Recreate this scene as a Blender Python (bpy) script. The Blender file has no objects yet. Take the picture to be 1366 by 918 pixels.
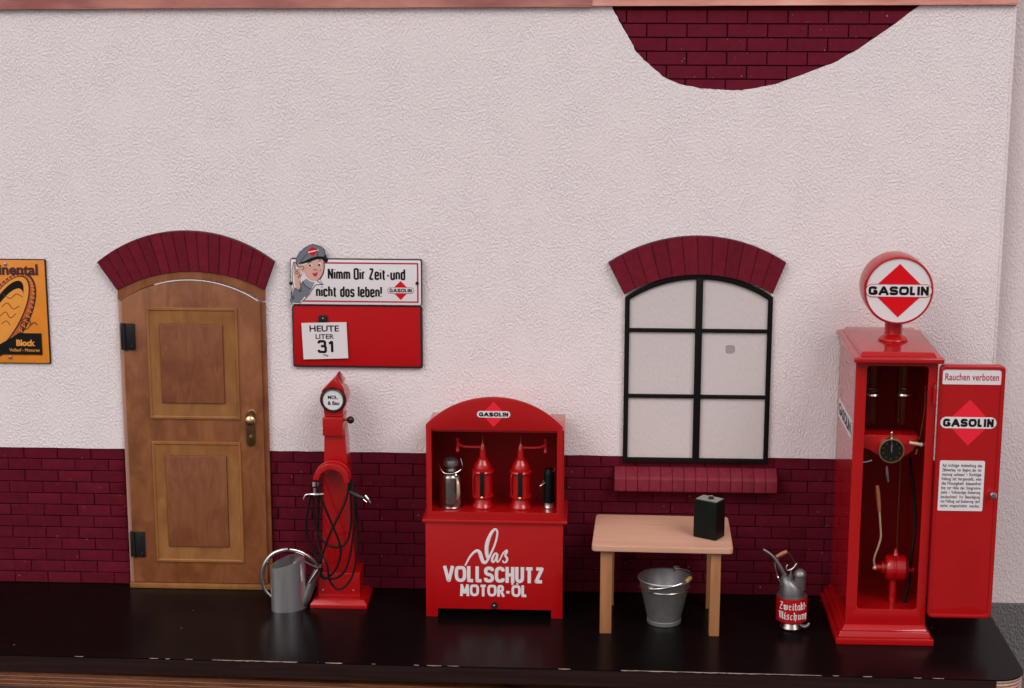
import bpy, bmesh, math, random
from mathutils import Vector, Matrix
random.seed(7)
S = 0.001                      # every builder below is written in millimetres
scene = bpy.context.scene
col = scene.collection

# ------------------------------------------------------------------ camera
YAW, PIT, ROL, F = math.radians(-2.7), math.radians(12.19), math.radians(0.08), 2394.0
fw = Vector((math.sin(YAW)*math.cos(PIT), math.cos(YAW)*math.cos(PIT), -math.sin(PIT)))
r0 = Vector((math.cos(YAW), -math.sin(YAW), 0)); u0 = r0.cross(fw)
RT = r0*math.cos(ROL) + u0*math.sin(ROL); UP = -r0*math.sin(ROL) + u0*math.cos(ROL)
CAM = Vector((110.5, -2343.3, 855.2))
cd = bpy.data.cameras.new('camera'); cam = bpy.data.objects.new('camera', cd); col.objects.link(cam)
cd.sensor_width = 36; cd.lens = 36*F/1366; cd.clip_start = 0.05; cd.clip_end = 100
mw = Matrix((RT, UP, -fw)).transposed().to_4x4(); mw.translation = CAM*S
cam.matrix_world = mw
scene.camera = cam
# ------------------------------------------------------------------ light
SUN_EL, SUN_AZ = math.radians(41), math.radians(40)   # azimuth from the viewer's side, to the left
w = bpy.data.worlds.new('World'); scene.world = w; w.use_nodes = True
nt = w.node_tree; nt.nodes.clear()
sky = nt.nodes.new('ShaderNodeTexSky'); sky.sky_type = 'NISHITA'; sky.sun_disc = False
sky.sun_elevation = SUN_EL; sky.sun_rotation = math.pi - SUN_AZ*-1
sky.air_density = 1.0; sky.dust_density = 4.0; sky.ozone_density = 1.0
hs = nt.nodes.new('ShaderNodeHueSaturation'); hs.inputs['Saturation'].default_value = 0.25
bg = nt.nodes.new('ShaderNodeBackground'); bg.inputs['Strength'].default_value = 0.108
wo = nt.nodes.new('ShaderNodeOutputWorld')
nt.links.new(sky.outputs[0], hs.inputs['Color']); nt.links.new(hs.outputs[0], bg.inputs[0]); nt.links.new(bg.outputs[0], wo.inputs[0])
sd = bpy.data.lights.new('sun', 'SUN'); sd.energy = 1.5; sd.angle = math.radians(34); sd.color = (1, .95, .91)
so = bpy.data.objects.new('sun', sd); col.objects.link(so)
sdir = Vector((math.sin(SUN_AZ)*math.cos(SUN_EL), -math.cos(SUN_AZ)*math.cos(SUN_EL), math.sin(SUN_EL)))
so.rotation_euler = sdir.to_track_quat('Z', 'Y').to_euler()
scene.view_settings.view_transform = 'Standard'; scene.view_settings.look = 'None'
scene.view_settings.exposure = 0.0; scene.view_settings.gamma = 1
scene.render.engine = 'CYCLES'

# ------------------------------------------------------------------ helpers
def at(px, py, y=0.0):
    """photo pixel -> (x, z) in mm on the vertical plane at depth y"""
    d = RT*(px-683) - UP*(py-459) + fw*F
    t = (y-CAM.y)/d.y
    return CAM.x+d.x*t, CAM.z+d.z*t

WORLD = {}
def empty(name, loc, label, cat, group=None):
    o = bpy.data.objects.new(name, None); col.objects.link(o); o.empty_display_size = .01
    o.location = Vector(loc)*S; WORLD[o.name] = Vector(loc)
    o['label'] = label; o['category'] = cat
    if group: o['group'] = group
    return o

class MB:
    def __init__(s, M=None): s.bm = bmesh.new(); s.M = M
    def _v(s, p):
        p = Vector(p)
        if s.M: p = s.M @ p
        return s.bm.verts.new(p)
    def _f(s, vs):
        try: return s.bm.faces.new(vs)
        except ValueError: return None
    def box(s, x0, x1, y0, y1, z0, z1):
        v = [s._v(p) for p in ((x0,y0,z0),(x1,y0,z0),(x1,y1,z0),(x0,y1,z0),(x0,y0,z1),(x1,y0,z1),(x1,y1,z1),(x0,y1,z1))]
        for f in ((3,2,1,0),(4,5,6,7),(0,1,5,4),(1,2,6,5),(2,3,7,6),(3,0,4,7)): s._f([v[i] for i in f])
        return s
    def frustum(s, a, za, b, zb):            # a, b = (x0,x1,y0,y1)
        v = [s._v(p) for p in ((a[0],a[2],za),(a[1],a[2],za),(a[1],a[3],za),(a[0],a[3],za),(b[0],b[2],zb),(b[1],b[2],zb),(b[1],b[3],zb),(b[0],b[3],zb))]
        for f in ((3,2,1,0),(4,5,6,7),(0,1,5,4),(1,2,6,5),(2,3,7,6),(3,0,4,7)): s._f([v[i] for i in f])
        return s
    def prism(s, poly, y0, y1, inset=0):     # poly in XZ, front at y0 (nearer), back at y1
        fr = [s._v((x, y0, z)) for x, z in poly]; bk = [s._v((x, y1, z)) for x, z in poly]
        s._f(fr); s._f(list(reversed(bk)))
        n = len(poly)
        for i in range(n): s._f([fr[i], bk[i], bk[(i+1) % n], fr[(i+1) % n]])
        return s
    def prism_z(s, poly, z0, z1):            # poly in XY
        a = [s._v((x, y, z0)) for x, y in poly]; b = [s._v((x, y, z1)) for x, y in poly]
        s._f(list(reversed(a))); s._f(b); n = len(poly)
        for i in range(n): s._f([a[i], a[(i+1) % n], b[(i+1) % n], b[i]])
        return s
    def ring(s, outer, inner, y0, y1):       # frame between two equal-length outlines in XZ
        n = len(outer)
        of = [s._v((x,y0,z)) for x,z in outer]; ob = [s._v((x,y1,z)) for x,z in outer]
        nf = [s._v((x,y0,z)) for x,z in inner]; nb = [s._v((x,y1,z)) for x,z in inner]
        for i in range(n):
            j = (i+1) % n
            s._f([of[i], of[j], nf[j], nf[i]]); s._f([ob[j], ob[i], nb[i], nb[j]])
            s._f([of[j], of[i], ob[i], ob[j]]); s._f([nf[i], nf[j], nb[j], nb[i]])
        return s
    def lathe(s, prof, c, axis='Z', seg=32, sx=1, sy=1, caps=True, rot=0):  # prof: (radius, height)
        rings = []
        for r, h in prof:
            R = []
            for k in range(seg):
                a = 2*math.pi*k/seg
                u, v = r*math.cos(a)*sx, r*math.sin(a)*sy
                u, v = u*math.cos(rot)-v*math.sin(rot), u*math.sin(rot)+v*math.cos(rot)
                p = {'Z': (u, v, h), 'Y': (u, h, v), 'X': (h, u, v)}[axis]
                R.append(s._v((c[0]+p[0], c[1]+p[1], c[2]+p[2])))
            rings.append(R)
        for a, b in zip(rings, rings[1:]):
            for k in range(seg):
                j = (k+1) % seg; s._f([a[k], a[j], b[j], b[k]])
        if caps: s._f(list(reversed(rings[0]))); s._f(rings[-1])
        return s
    def cyl(s, r, c, h0, h1, axis='Z', seg=24, **k): return s.lathe([(r, h0), (r, h1)], c, axis, seg, **k)
    def tube(s, pts, r, seg=10, smooth=True, flat=None, closed=False):
        P = [Vector(p) for p in pts]
        rr = list(r) if isinstance(r, (list, tuple)) else [r]*len(P)
        if smooth and len(P) > 2:
            Q, RR = [], []
            n = len(P)
            for i in range(n if closed else n-1):
                a = P[(i-1) % n] if (closed or i > 0) else P[i]; b = P[i]; c = P[(i+1) % n]
                d = P[(i+2) % n] if (closed or i+2 < n) else c
                for k in range(6):
                    t = k/6
                    Q.append(.5*((2*b)+(c-a)*t+(2*a-5*b+4*c-d)*t*t+(3*b-3*c+d-a)*t**3)); RR.append(rr[i]*(1-t)+rr[(i+1) % n]*t)
            if not closed: Q.append(P[-1]); RR.append(rr[-1])
            P, rr = Q, RR
        n = len(P); rings = []; nrm = None
        for i in range(n):
            if closed: t = (P[(i+1) % n]-P[i-1])
            else: t = P[min(i+1, n-1)]-P[max(i-1, 0)]
            if t.length < 1e-9: t = Vector((0, 0, 1))
            t.normalize()
            if nrm is None:
                nrm = t.orthogonal().normalized()
            nrm = (nrm - t*nrm.dot(t))
            if nrm.length < 1e-6: nrm = t.orthogonal()
            nrm.normalize(); bn = t.cross(nrm); R = []
            for k in range(seg):
                a = 2*math.pi*k/seg; o = (nrm*math.cos(a)+bn*math.sin(a))*rr[i]
                if flat is not None: o = Vector((o.x, o.y*flat, o.z))
                R.append(s._v(P[i]+o))
            rings.append(R)
        for i in range(n if closed else n-1):
            a, b = rings[i], rings[(i+1) % n]
            for k in range(seg): s._f([a[k], a[(k+1) % seg], b[(k+1) % seg], b[k]])
        if not closed: s._f(list(reversed(rings[0]))); s._f(rings[-1])
        return s
    def ball(s, c, r, sx=1, sy=1, sz=1, seg=20):
        k = seg//2
        prof = [(max(1e-4, r*math.sin(math.pi*i/k)), -r*math.cos(math.pi*i/k)*sz) for i in range(k+1)]
        return s.lathe(prof, c, 'Z', seg, sx=sx, sy=sy)
    def bevel(s, wdt, seg=2, ang=28):
        s.bm.normal_update(); bmesh.ops.recalc_face_normals(s.bm, faces=s.bm.faces)
        es = [e for e in s.bm.edges if len(e.link_faces) == 2 and e.calc_face_angle(0) > math.radians(ang)]
        bmesh.ops.bevel(s.bm, geom=es, offset=wdt, segments=seg, affect='EDGES', profile=.6, clamp_overlap=True)
        return s
    def mesh(s, name, mat, c=Vector((0, 0, 0)), sharp=35):
        bm = s.bm
        bmesh.ops.recalc_face_normals(bm, faces=bm.faces)
        for v in bm.verts: v.co = (v.co-c)*S
        for f in bm.faces: f.smooth = True
        for e in bm.edges:
            if len(e.link_faces) != 2 or e.calc_face_angle(0) > math.radians(sharp): e.smooth = False
        me = bpy.data.meshes.new(name); bm.to_mesh(me); bm.free()
        me.materials.append(mat)
        return me
    def build(s, name, mat, parent=None, sharp=35, recalc=True):
        if not s.bm.verts: return None
        lo = Vector((1e9,)*3); hi = -lo
        for v in s.bm.verts:
            lo = Vector(map(min, lo, v.co)); hi = Vector(map(max, hi, v.co))
        c = (lo+hi)/2
        me = s.mesh(name, mat, c, sharp)
        o = bpy.data.objects.new(name, me); col.objects.link(o)
        WORLD[o.name] = c.copy()
        if parent: o.parent = parent; o.location = (c-WORLD[parent.name])*S
        else: o.location = c*S
        return o

def rrect(x0, x1, z0, z1, r, n=5):
    out = []
    for cx, cz, a0 in ((x1-r, z1-r, 0), (x0+r, z1-r, 90), (x0+r, z0+r, 180), (x1-r, z0+r, 270)):
        for k in range(n+1):
            a = math.radians(a0+90*k/n); out.append((cx+r*math.cos(a), cz+r*math.sin(a)))
    return out
def arc3(p0, pm, p1, n=24):
    """points of the circle through three points, p0..p1"""
    ax, az = p0; bx, bz = pm; cx, cz = p1
    d = 2*(ax*(bz-cz)+bx*(cz-az)+cx*(az-bz))
    ux = ((ax*ax+az*az)*(bz-cz)+(bx*bx+bz*bz)*(cz-az)+(cx*cx+cz*cz)*(az-bz))/d
    uz = ((ax*ax+az*az)*(cx-bx)+(bx*bx+bz*bz)*(ax-cx)+(cx*cx+cz*cz)*(bx-ax))/d
    r = math.hypot(ax-ux, az-uz); a0 = math.atan2(az-uz, ax-ux); a1 = math.atan2(cz-uz, cx-ux)
    return [(ux+r*math.cos(a0+(a1-a0)*k/n), uz+r*math.sin(a0+(a1-a0)*k/n)) for k in range(n+1)]
def clip_poly(subj, clip):
    def area(p): return sum(p[i][0]*p[(i+1) % len(p)][1]-p[(i+1) % len(p)][0]*p[i][1] for i in range(len(p)))/2
    if area(clip) < 0: clip = clip[::-1]
    out = subj
    for i in range(len(clip)):
        a, b = clip[i], clip[(i+1) % len(clip)]; inp, out = out, []
        ins = lambda p: (b[0]-a[0])*(p[1]-a[1])-(b[1]-a[1])*(p[0]-a[0]) >= 0
        for k in range(len(inp)):
            p, q = inp[k], inp[(k+1) % len(inp)]
            if ins(p) != ins(q):
                d1 = (b[0]-a[0])*(p[1]-a[1])-(b[1]-a[1])*(p[0]-a[0]); d2 = (b[0]-a[0])*(q[1]-a[1])-(b[1]-a[1])*(q[0]-a[0])
                t = d1/(d1-d2); x = (p[0]+(q[0]-p[0])*t, p[1]+(q[1]-p[1])*t)
                if ins(p): out.append(p); out.append(x)
                else: out.append(x)
            elif ins(p): out.append(p)
        if not out: return []
    return out
def shrink(poly, d):
    cx = sum(p[0] for p in poly)/len(poly); cz = sum(p[1] for p in poly)/len(poly)
    out = []
    for x, z in poly:
        L = math.hypot(x-cx, z-cz) or 1; f = max(.3, 1-d/L); out.append((cx+(x-cx)*f, cz+(z-cz)*f))
    return out

# ------------------------------------------------------------------ materials
def mat(name, c, rough=.5, metal=0, coat=0, vary=0, vscale=40, c2=None, bump=0, bscale=300, bdist=.0005,
        stretch=(1, 1, 1), rand=0, spec=.5, spots=None, rvar=0, coat_rough=.08, trans=0, ior=1.5, detail=6, distort=0, blotch=None):
    m = bpy.data.materials.new(name); m.use_nodes = True; t = m.node_tree; N = t.nodes; L = t.links
    b = N['Principled BSDF']
    b.inputs['Roughness'].default_value = rough; b.inputs['Metallic'].default_value = metal
    b.inputs['Coat Weight'].default_value = coat; b.inputs['Coat Roughness'].default_value = coat_rough
    b.inputs['Specular IOR Level'].default_value = spec; b.inputs['IOR'].default_value = ior
    b.inputs['Transmission Weight'].default_value = trans
    tc = N.new('ShaderNodeTexCoord'); mp = N.new('ShaderNodeMapping'); mp.inputs['Scale'].default_value = stretch
    geo = N.new('ShaderNodeNewGeometry')
    L.new(geo.outputs['Position'], mp.inputs['Vector'])
    out = None
    base = N.new('ShaderNodeRGB'); base.outputs[0].default_value = (*c, 1); out = base.outputs[0]
    if vary or c2:
        nz = N.new('ShaderNodeTexNoise'); nz.inputs['Scale'].default_value = vscale; nz.inputs['Detail'].default_value = detail
        nz.inputs['Roughness'].default_value = .65; nz.inputs['Distortion'].default_value = distort
        L.new(mp.outputs[0], nz.inputs['Vector'])
        cr = N.new('ShaderNodeMapRange'); cr.inputs['From Min'].default_value = .3; cr.inputs['From Max'].default_value = .7
        L.new(nz.outputs[0], cr.inputs[0])
        mx = N.new('ShaderNodeMix'); mx.data_type = 'RGBA'
        L.new(cr.outputs[0], mx.inputs['Factor'])
        cc = c2 or tuple(x*(1+vary) for x in c); c1 = c if c2 else tuple(x*(1-vary) for x in c)
        mx.inputs['A'].default_value = (*c1, 1); mx.inputs['B'].default_value = (*cc, 1); out = mx.outputs['Result']
        if rvar:
            r2 = N.new('ShaderNodeMapRange'); r2.inputs['To Min'].default_value = rough-rvar; r2.inputs['To Max'].default_value = rough+rvar
            L.new(cr.outputs[0], r2.inputs[0]); L.new(r2.outputs[0], b.inputs['Roughness'])
    if blotch:
        bc, bs, bt, bf = blotch
        bz = N.new('ShaderNodeTexNoise'); bz.inputs['Scale'].default_value = bs; bz.inputs['Detail'].default_value = 5; bz.inputs['Roughness'].default_value = .6
        L.new(geo.outputs['Position'], bz.inputs['Vector'])
        bm_ = N.new('ShaderNodeMapRange'); bm_.interpolation_type = 'SMOOTHSTEP'; bm_.inputs['From Min'].default_value = bt; bm_.inputs['From Max'].default_value = bt+.22; bm_.inputs['To Max'].default_value = bf
        L.new(bz.outputs[0], bm_.inputs[0]); m4 = N.new('ShaderNodeMix'); m4.data_type = 'RGBA'; L.new(bm_.outputs[0], m4.inputs['Factor']); L.new(out, m4.inputs['A'])
        m4.inputs['B'].default_value = (*bc, 1); out = m4.outputs['Result']
    if rand:
        oi = N.new('ShaderNodeObjectInfo'); r3 = N.new('ShaderNodeMapRange')
        r3.inputs['To Min'].default_value = 1-rand; r3.inputs['To Max'].default_value = 1+rand
        L.new(oi.outputs['Random'], r3.inputs[0])
        hv = N.new('ShaderNodeHueSaturation'); L.new(r3.outputs[0], hv.inputs['Value']); L.new(out, hv.inputs['Color']); out = hv.outputs[0]
    if spots:                                # (colour, scale, threshold): specks of dust / chips
        sc, ss, th = spots
        vz = N.new('ShaderNodeTexNoise'); vz.inputs['Scale'].default_value = ss; vz.inputs['Detail'].default_value = 2
        L.new(geo.outputs['Position'], vz.inputs['Vector'])
        lt = N.new('ShaderNodeMapRange'); lt.inputs['From Min'].default_value = th; lt.inputs['From Max'].default_value = th+.03
        L.new(vz.outputs[0], lt.inputs[0])
        m2 = N.new('ShaderNodeMix'); m2.data_type = 'RGBA'; L.new(lt.outputs[0], m2.inputs['Factor']); L.new(out, m2.inputs['A'])
        m2.inputs['B'].default_value = (*sc, 1); out = m2.outputs['Result']
    L.new(out, b.inputs['Base Color'])
    if bump:
        nb = N.new('ShaderNodeTexNoise'); nb.inputs['Scale'].default_value = bscale; nb.inputs['Detail'].default_value = 4
        L.new(mp.outputs[0], nb.inputs['Vector'])
        bp = N.new('ShaderNodeBump'); bp.inputs['Strength'].default_value = bump; bp.inputs['Distance'].default_value = bdist
        L.new(nb.outputs[0], bp.inputs['Height']); L.new(bp.outputs[0], b.inputs['Normal'])
    return m

def stucco(name, c, strength, dist, vary=.03, scale=1.0, rough=.85, c2=None):
    m = bpy.data.materials.new(name); m.use_nodes = True; t = m.node_tree; N = t.nodes; L = t.links
    b = N['Principled BSDF']; b.inputs['Roughness'].default_value = rough; b.inputs['Specular IOR Level'].default_value = .3
    geo = N.new('ShaderNodeNewGeometry')
    mp = N.new('ShaderNodeMapping'); mp.inputs['Rotation'].default_value = (0, math.radians(-40), 0); mp.inputs['Scale'].default_value = (1.0, 1, .62)
    L.new(geo.outputs['Position'], mp.inputs['Vector'])
    n1 = N.new('ShaderNodeTexNoise'); n1.inputs['Scale'].default_value = 450*scale; n1.inputs['Detail'].default_value = 1.2; n1.inputs['Roughness'].default_value = .5
    n1.inputs['Distortion'].default_value = .15; L.new(mp.outputs[0], n1.inputs['Vector'])
    r1 = N.new('ShaderNodeMapRange'); r1.interpolation_type = 'SMOOTHSTEP'; r1.inputs['From Min'].default_value = .40; r1.inputs['From Max'].default_value = .68
    L.new(n1.outputs[0], r1.inputs[0])
    n3 = N.new('ShaderNodeTexNoise'); n3.inputs['Scale'].default_value = 22*scale; n3.inputs['Detail'].default_value = 3; L.new(geo.outputs['Position'], n3.inputs['Vector'])
    r3 = N.new('ShaderNodeMapRange'); r3.inputs['From Min'].default_value = .35; r3.inputs['From Max'].default_value = .65; r3.inputs['To Min'].default_value = .6
    L.new(n3.outputs[0], r3.inputs[0])
    mu = N.new('ShaderNodeMath'); mu.operation = 'MULTIPLY'; L.new(r1.outputs[0], mu.inputs[0]); L.new(r3.outputs[0], mu.inputs[1])
    n2 = N.new('ShaderNodeTexNoise'); n2.inputs['Scale'].default_value = 900*scale; n2.inputs['Detail'].default_value = 2; L.new(geo.outputs['Position'], n2.inputs['Vector'])
    m2 = N.new('ShaderNodeMath'); m2.operation = 'MULTIPLY_ADD'; m2.inputs[1].default_value = .12; L.new(n2.outputs[0], m2.inputs[0]); L.new(mu.outputs[0], m2.inputs[2])
    bp = N.new('ShaderNodeBump'); bp.inputs['Strength'].default_value = strength; bp.inputs['Distance'].default_value = dist
    L.new(m2.outputs[0], bp.inputs['Height']); L.new(bp.outputs[0], b.inputs['Normal'])
    nz = N.new('ShaderNodeTexNoise'); nz.inputs['Scale'].default_value = 4; nz.inputs['Detail'].default_value = 5; L.new(geo.outputs['Position'], nz.inputs['Vector'])
    mx = N.new('ShaderNodeMix'); mx.data_type = 'RGBA'; L.new(nz.outputs[0], mx.inputs['Factor'])
    mx.inputs['A'].default_value = (*[x*(1-vary) for x in c], 1); mx.inputs['B'].default_value = (*[x*(1+vary) for x in (c2 or c)], 1)
    L.new(mx.outputs['Result'], b.inputs['Base Color'])
    return m

PLASTER = stucco('plaster', (.80, .70, .715), .9, .00072)
HOUSE = stucco('house_stucco', (.72, .61, .62), .6, .0009, scale=.8)
PLINTH = stucco('plinth_stucco', (.17, .152, .158), 1.0, .0012, scale=.8, vary=.12)
BRICK = mat('brick_paint', (.102, .0052, .0145), .85, spec=.1, vary=.16, vscale=90, bump=.35, bscale=700, bdist=.0006, rand=.045, spots=((.45, .35, .35), 300, .755))
BRICKP = mat('patch_brick_paint', (.125, .0075, .0195), .8, spec=.12, vary=.16, vscale=90, bump=.35, bscale=700, bdist=.0006, rand=.05, spots=((.45, .35, .35), 300, .755))
BRICKL = mat('arch_brick_paint', (.14, .0085, .020), .85, spec=.12, vary=.2, vscale=110, bump=.4, bscale=600, bdist=.0007, rand=.12)
BRICKS = mat('sill_brick_paint', (.185, .014, .030), .6, spec=.25, vary=.2, vscale=110, bump=.4, bscale=600, bdist=.0007, rand=.08)
MORTAR = mat('mortar_paint', (.066, .0034, .010), .85, spec=.1)
BLACKEDGE = mat('black_edge', (.01, .008, .008), .6)
RED = mat('red_enamel', (.40, .0006, .0018), .45, coat=1, coat_rough=.025, spec=.2, vary=.05, vscale=15, bump=.05, bscale=60, bdist=.0003)
REDLOGO = mat('logo_red', (.66, .002, .008), .4, spec=.25)
SHADERED = mat('red_with_inside_shade', (.25, .0008, .0018), .55, spec=.2)  # the red paint made darker: shade inside the cases put into the colour
WHITE = mat('white_print', (.72, .66, .68), .45)
BLACK = mat('black_print', (.006, .005, .005), .55, spec=.2)
BLKMETAL = mat('black_metal', (.012, .010, .010), .38, metal=.2, bump=.1, bscale=400)
BLKFRAME = mat('black_window_bar', (.004, .003, .003), .5, spec=.2, bump=.1, bscale=500)
WOODD = mat('stained_door_wood', (.17, .048, .014), .42, c2=(.30, .105, .038), blotch=((.095, .018, .006), 14, .46, .5), vscale=34, stretch=(1.0, 1, .32), distort=1.5, bump=.15, bscale=500, bdist=.0004, coat=.25, coat_rough=.3, spec=.4)
WOODM = mat('moulding_wood', (.22, .082, .020), .42, c2=(.33, .135, .036), blotch=((.20, .055, .014), 18, .5, .6), vscale=60, stretch=(1.2, 1, .3), bump=.15, bscale=500, bdist=.0003, coat=.2, coat_rough=.3)
WOODP = mat('panel_wood', (.17, .048, .016), .42, c2=(.26, .088, .034), blotch=((.12, .024, .008), 16, .45, .45), vscale=45, stretch=(1.2, 1, .25), distort=2.5, bump=.15, bscale=500, bdist=.0003, coat=.2, coat_rough=.3)
WOODE = mat('raw_wood_edge', (.42, .22, .16), .6, vary=.12, vscale=60, stretch=(1, 1, .2))
BEECHT = mat('beech_top', (.52, .265, .18), .5, c2=(.62, .34, .235), vscale=70, stretch=(.10, 1.6, 1), bump=.08, bscale=600, bdist=.0003)
BEECHL = mat('beech_leg', (.30, .118, .046), .5, c2=(.40, .17, .072), vscale=90, stretch=(1.5, 1.5, .12), bump=.1, bscale=600, bdist=.0003)
LAMINATE = mat('black_laminate', (.0042, .0026, .0026), .26, vary=.2, vscale=30, stretch=(.5, 1.5, 1), bump=.05, bscale=900, bdist=.0002, spec=.3, ior=1.22, spots=((.35, .28, .28), 160, .765))
LAMEDGE = mat('dark_laminate_edge', (.009, .0035, .003), .6, spec=.15, c2=(.026, .010, .008), vscale=120, stretch=(.06, 1, 2.0), bump=.2, bscale=500)
PLYEDGE = mat('plywood_edge', (.55, .33, .25), .7, c2=(.32, .16, .11), vscale=60, stretch=(.15, .15, 6), bump=.2)
PLYLIGHT = mat('plywood_light_layer', (.62, .40, .31), .7, vary=.15, vscale=200)
PLYDARK = mat('plywood_dark_layer', (.24, .12, .085), .7, vary=.2, vscale=200)
OLDPLY = mat('weathered_plywood', (.055, .013, .006), .6, spec=.2, c2=(.24, .085, .032), vscale=24, stretch=(.5, 1, 7), bump=.3, distort=.6)
CHIP = mat('chipped_bare_edge', (.38, .28, .25), .7, vary=.4, vscale=300)
COPPER = mat('copper', (.60, .19, .15), .40, metal=.35, c2=(.90, .46, .39), vscale=9, stretch=(.7, 1, 3), bump=.15, bscale=60, bdist=.001, rvar=.08)
TIN = mat('tinplate', (.22, .205, .21), .42, metal=.85, vary=.15, vscale=60, bump=.08, bscale=300, rvar=.06)
STEEL = mat('polished_steel', (.62, .57, .56), .24, metal=1, vary=.1, vscale=50, bump=.04, bscale=200)
BRUSHED = mat('brushed_steel', (.62, .57, .59), .27, metal=.85, vary=.12, vscale=200, stretch=(1, 1, .05), bump=.06, bscale=400)
REFLSTEEL = mat('dark_reflection_steel', (.36, .30, .28), .22, metal=1, vary=.15, vscale=60)  # darker, browner steel: red reflection on the cabinet can put into the colour
GALV = mat('galvanised_steel', (.30, .28, .29), .46, metal=.75, c2=(.40, .37, .38), vscale=120, bump=.08, bscale=500)
BRASS = mat('brass', (.66, .44, .24), .28, metal=1, vary=.15, vscale=200)
OLDBRASS = mat('old_brass', (.15, .075, .035), .42, metal=.9, vary=.3, vscale=200)
RUBBER = mat('black_rubber', (.004, .0035, .004), .5, spec=.2)
GREENCAN = mat('dark_green_enamel', (.002, .0048, .0032), .45, spec=.2, vary=.3, vscale=60)
GREYTOP = mat('worn_grey_metal', (.30, .28, .26), .45, metal=.3, vary=.25, vscale=200)
ORANGE = mat('orange_enamel', (.72, .22, .012), .4, coat=.3, vary=.08, vscale=60)
ORANGEP = mat('orange_print', (.80, .30, .04), .45)
BROWNP = mat('dark_brown_print', (.07, .010, .008), .5)
RUSTP = mat('rust_print', (.42, .09, .02), .5)
PANEM = stucco('window_pane_film', (.60, .53, .53), .35, .0006, rough=.32, scale=.6)
STAIN = mat('grey_residue', (.34, .28, .29), .6, vary=.1, vscale=200)
GLASS = mat('smoky_glass', (.90, .72, .52), .03, trans=1, ior=1.28, spec=.3)
PLASTIC = mat('milky_hose', (.62, .42, .26), .4)
HANDLEW = mat('turned_wood_handle', (.30, .10, .045), .4, vary=.2, vscale=200, coat=.3)
YELLOWW = mat('yellow_wood_grip', (.55, .36, .12), .45, vary=.15, vscale=200)
CREAM = mat('cream_metal', (.62, .45, .30), .35, metal=.5)
GREYCLOTH = mat('grey_blue_print', (.155, .16, .20), .5)
SKIN = mat('skin_print', (.66, .36, .30), .5)
FLAGS = mat('paving', (.07, .065, .06), .8, vary=.15, vscale=3, bump=.3, bscale=40, bdist=.002)

# ------------------------------------------------------------------ lettering
_font = {}
def glyph_mesh(s, bold=0.0, shear=0.0, space=1.0):
    key = (s, bold, shear, space)
    if key in _font: return _font[key]
    cu = bpy.data.curves.new('lettering', 'FONT'); cu.body = s; cu.offset = bold; cu.shear = shear; cu.space_character = space
    cu.resolution_u = 4; cu.fill_mode = 'FRONT'; cu.dimensions = '2D'
    o = bpy.data.objects.new('lettering_tmp', cu); col.objects.link(o)
    dg = bpy.context.evaluated_depsgraph_get(); me = bpy.data.meshes.new_from_object(o.evaluated_get(dg))
    V = [tuple(v.co) for v in me.vertices]; Fs = [tuple(p.vertices) for p in me.polygons]
    x0 = min(v[0] for v in V); x1 = max(v[0] for v in V); y0 = min(v[1] for v in V); y1 = max(v[1] for v in V)
    V = [((v[0]-x0)/(x1-x0), (v[1]-y0)/(y1-y0)) for v in V]
    bpy.data.objects.remove(o); bpy.data.curves.remove(cu); bpy.data.meshes.remove(me)
    _font[key] = (V, Fs); return V, Fs
def letters(name, s, material, parent, x0, x1, z0, z1, y, bold=.02, shear=0, tilt=0, space=1.0, fn=None, mb=None):
    V, Fs = glyph_mesh(s, bold, shear, space)
    m = mb or MB(); vs = []
    for u, v in V:
        x = x0+(x1-x0)*u; z = z0+(z1-z0)*v
        if fn: p = fn(x, z)
        else:
            cx, cz = (x0+x1)/2, (z0+z1)/2
            p = (cx+(x-cx)*math.cos(tilt)-(z-cz)*math.sin(tilt), y, cz+(x-cx)*math.sin(tilt)+(z-cz)*math.cos(tilt))
        vs.append(m._v(p))
    for f in Fs: m._f([vs[i] for i in f])
    if mb: return m
    me = m.build(name, material, parent)
    flip_to(me)
    return me
def flip_to(o):                                     # flat print: make faces look to the viewer's side
    for p in o.data.polygons:
        if p.normal.y > 0: p.flip()
def strokes(name, lines, material, parent, y, r, mb=None):
    """hand-drawn lettering: flattened tubes lying on the plane y; lines = [(pts, width or list)]"""
    m = mb or MB()
    for k, ln in enumerate(lines):
        pts, rad = (ln if isinstance(ln, tuple) else (ln, r))
        m.tube([(x, y, z) for x, z in pts], rad, seg=8, flat=.12)
    return m if mb else m.build(name, material, parent, sharp=80)

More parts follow.
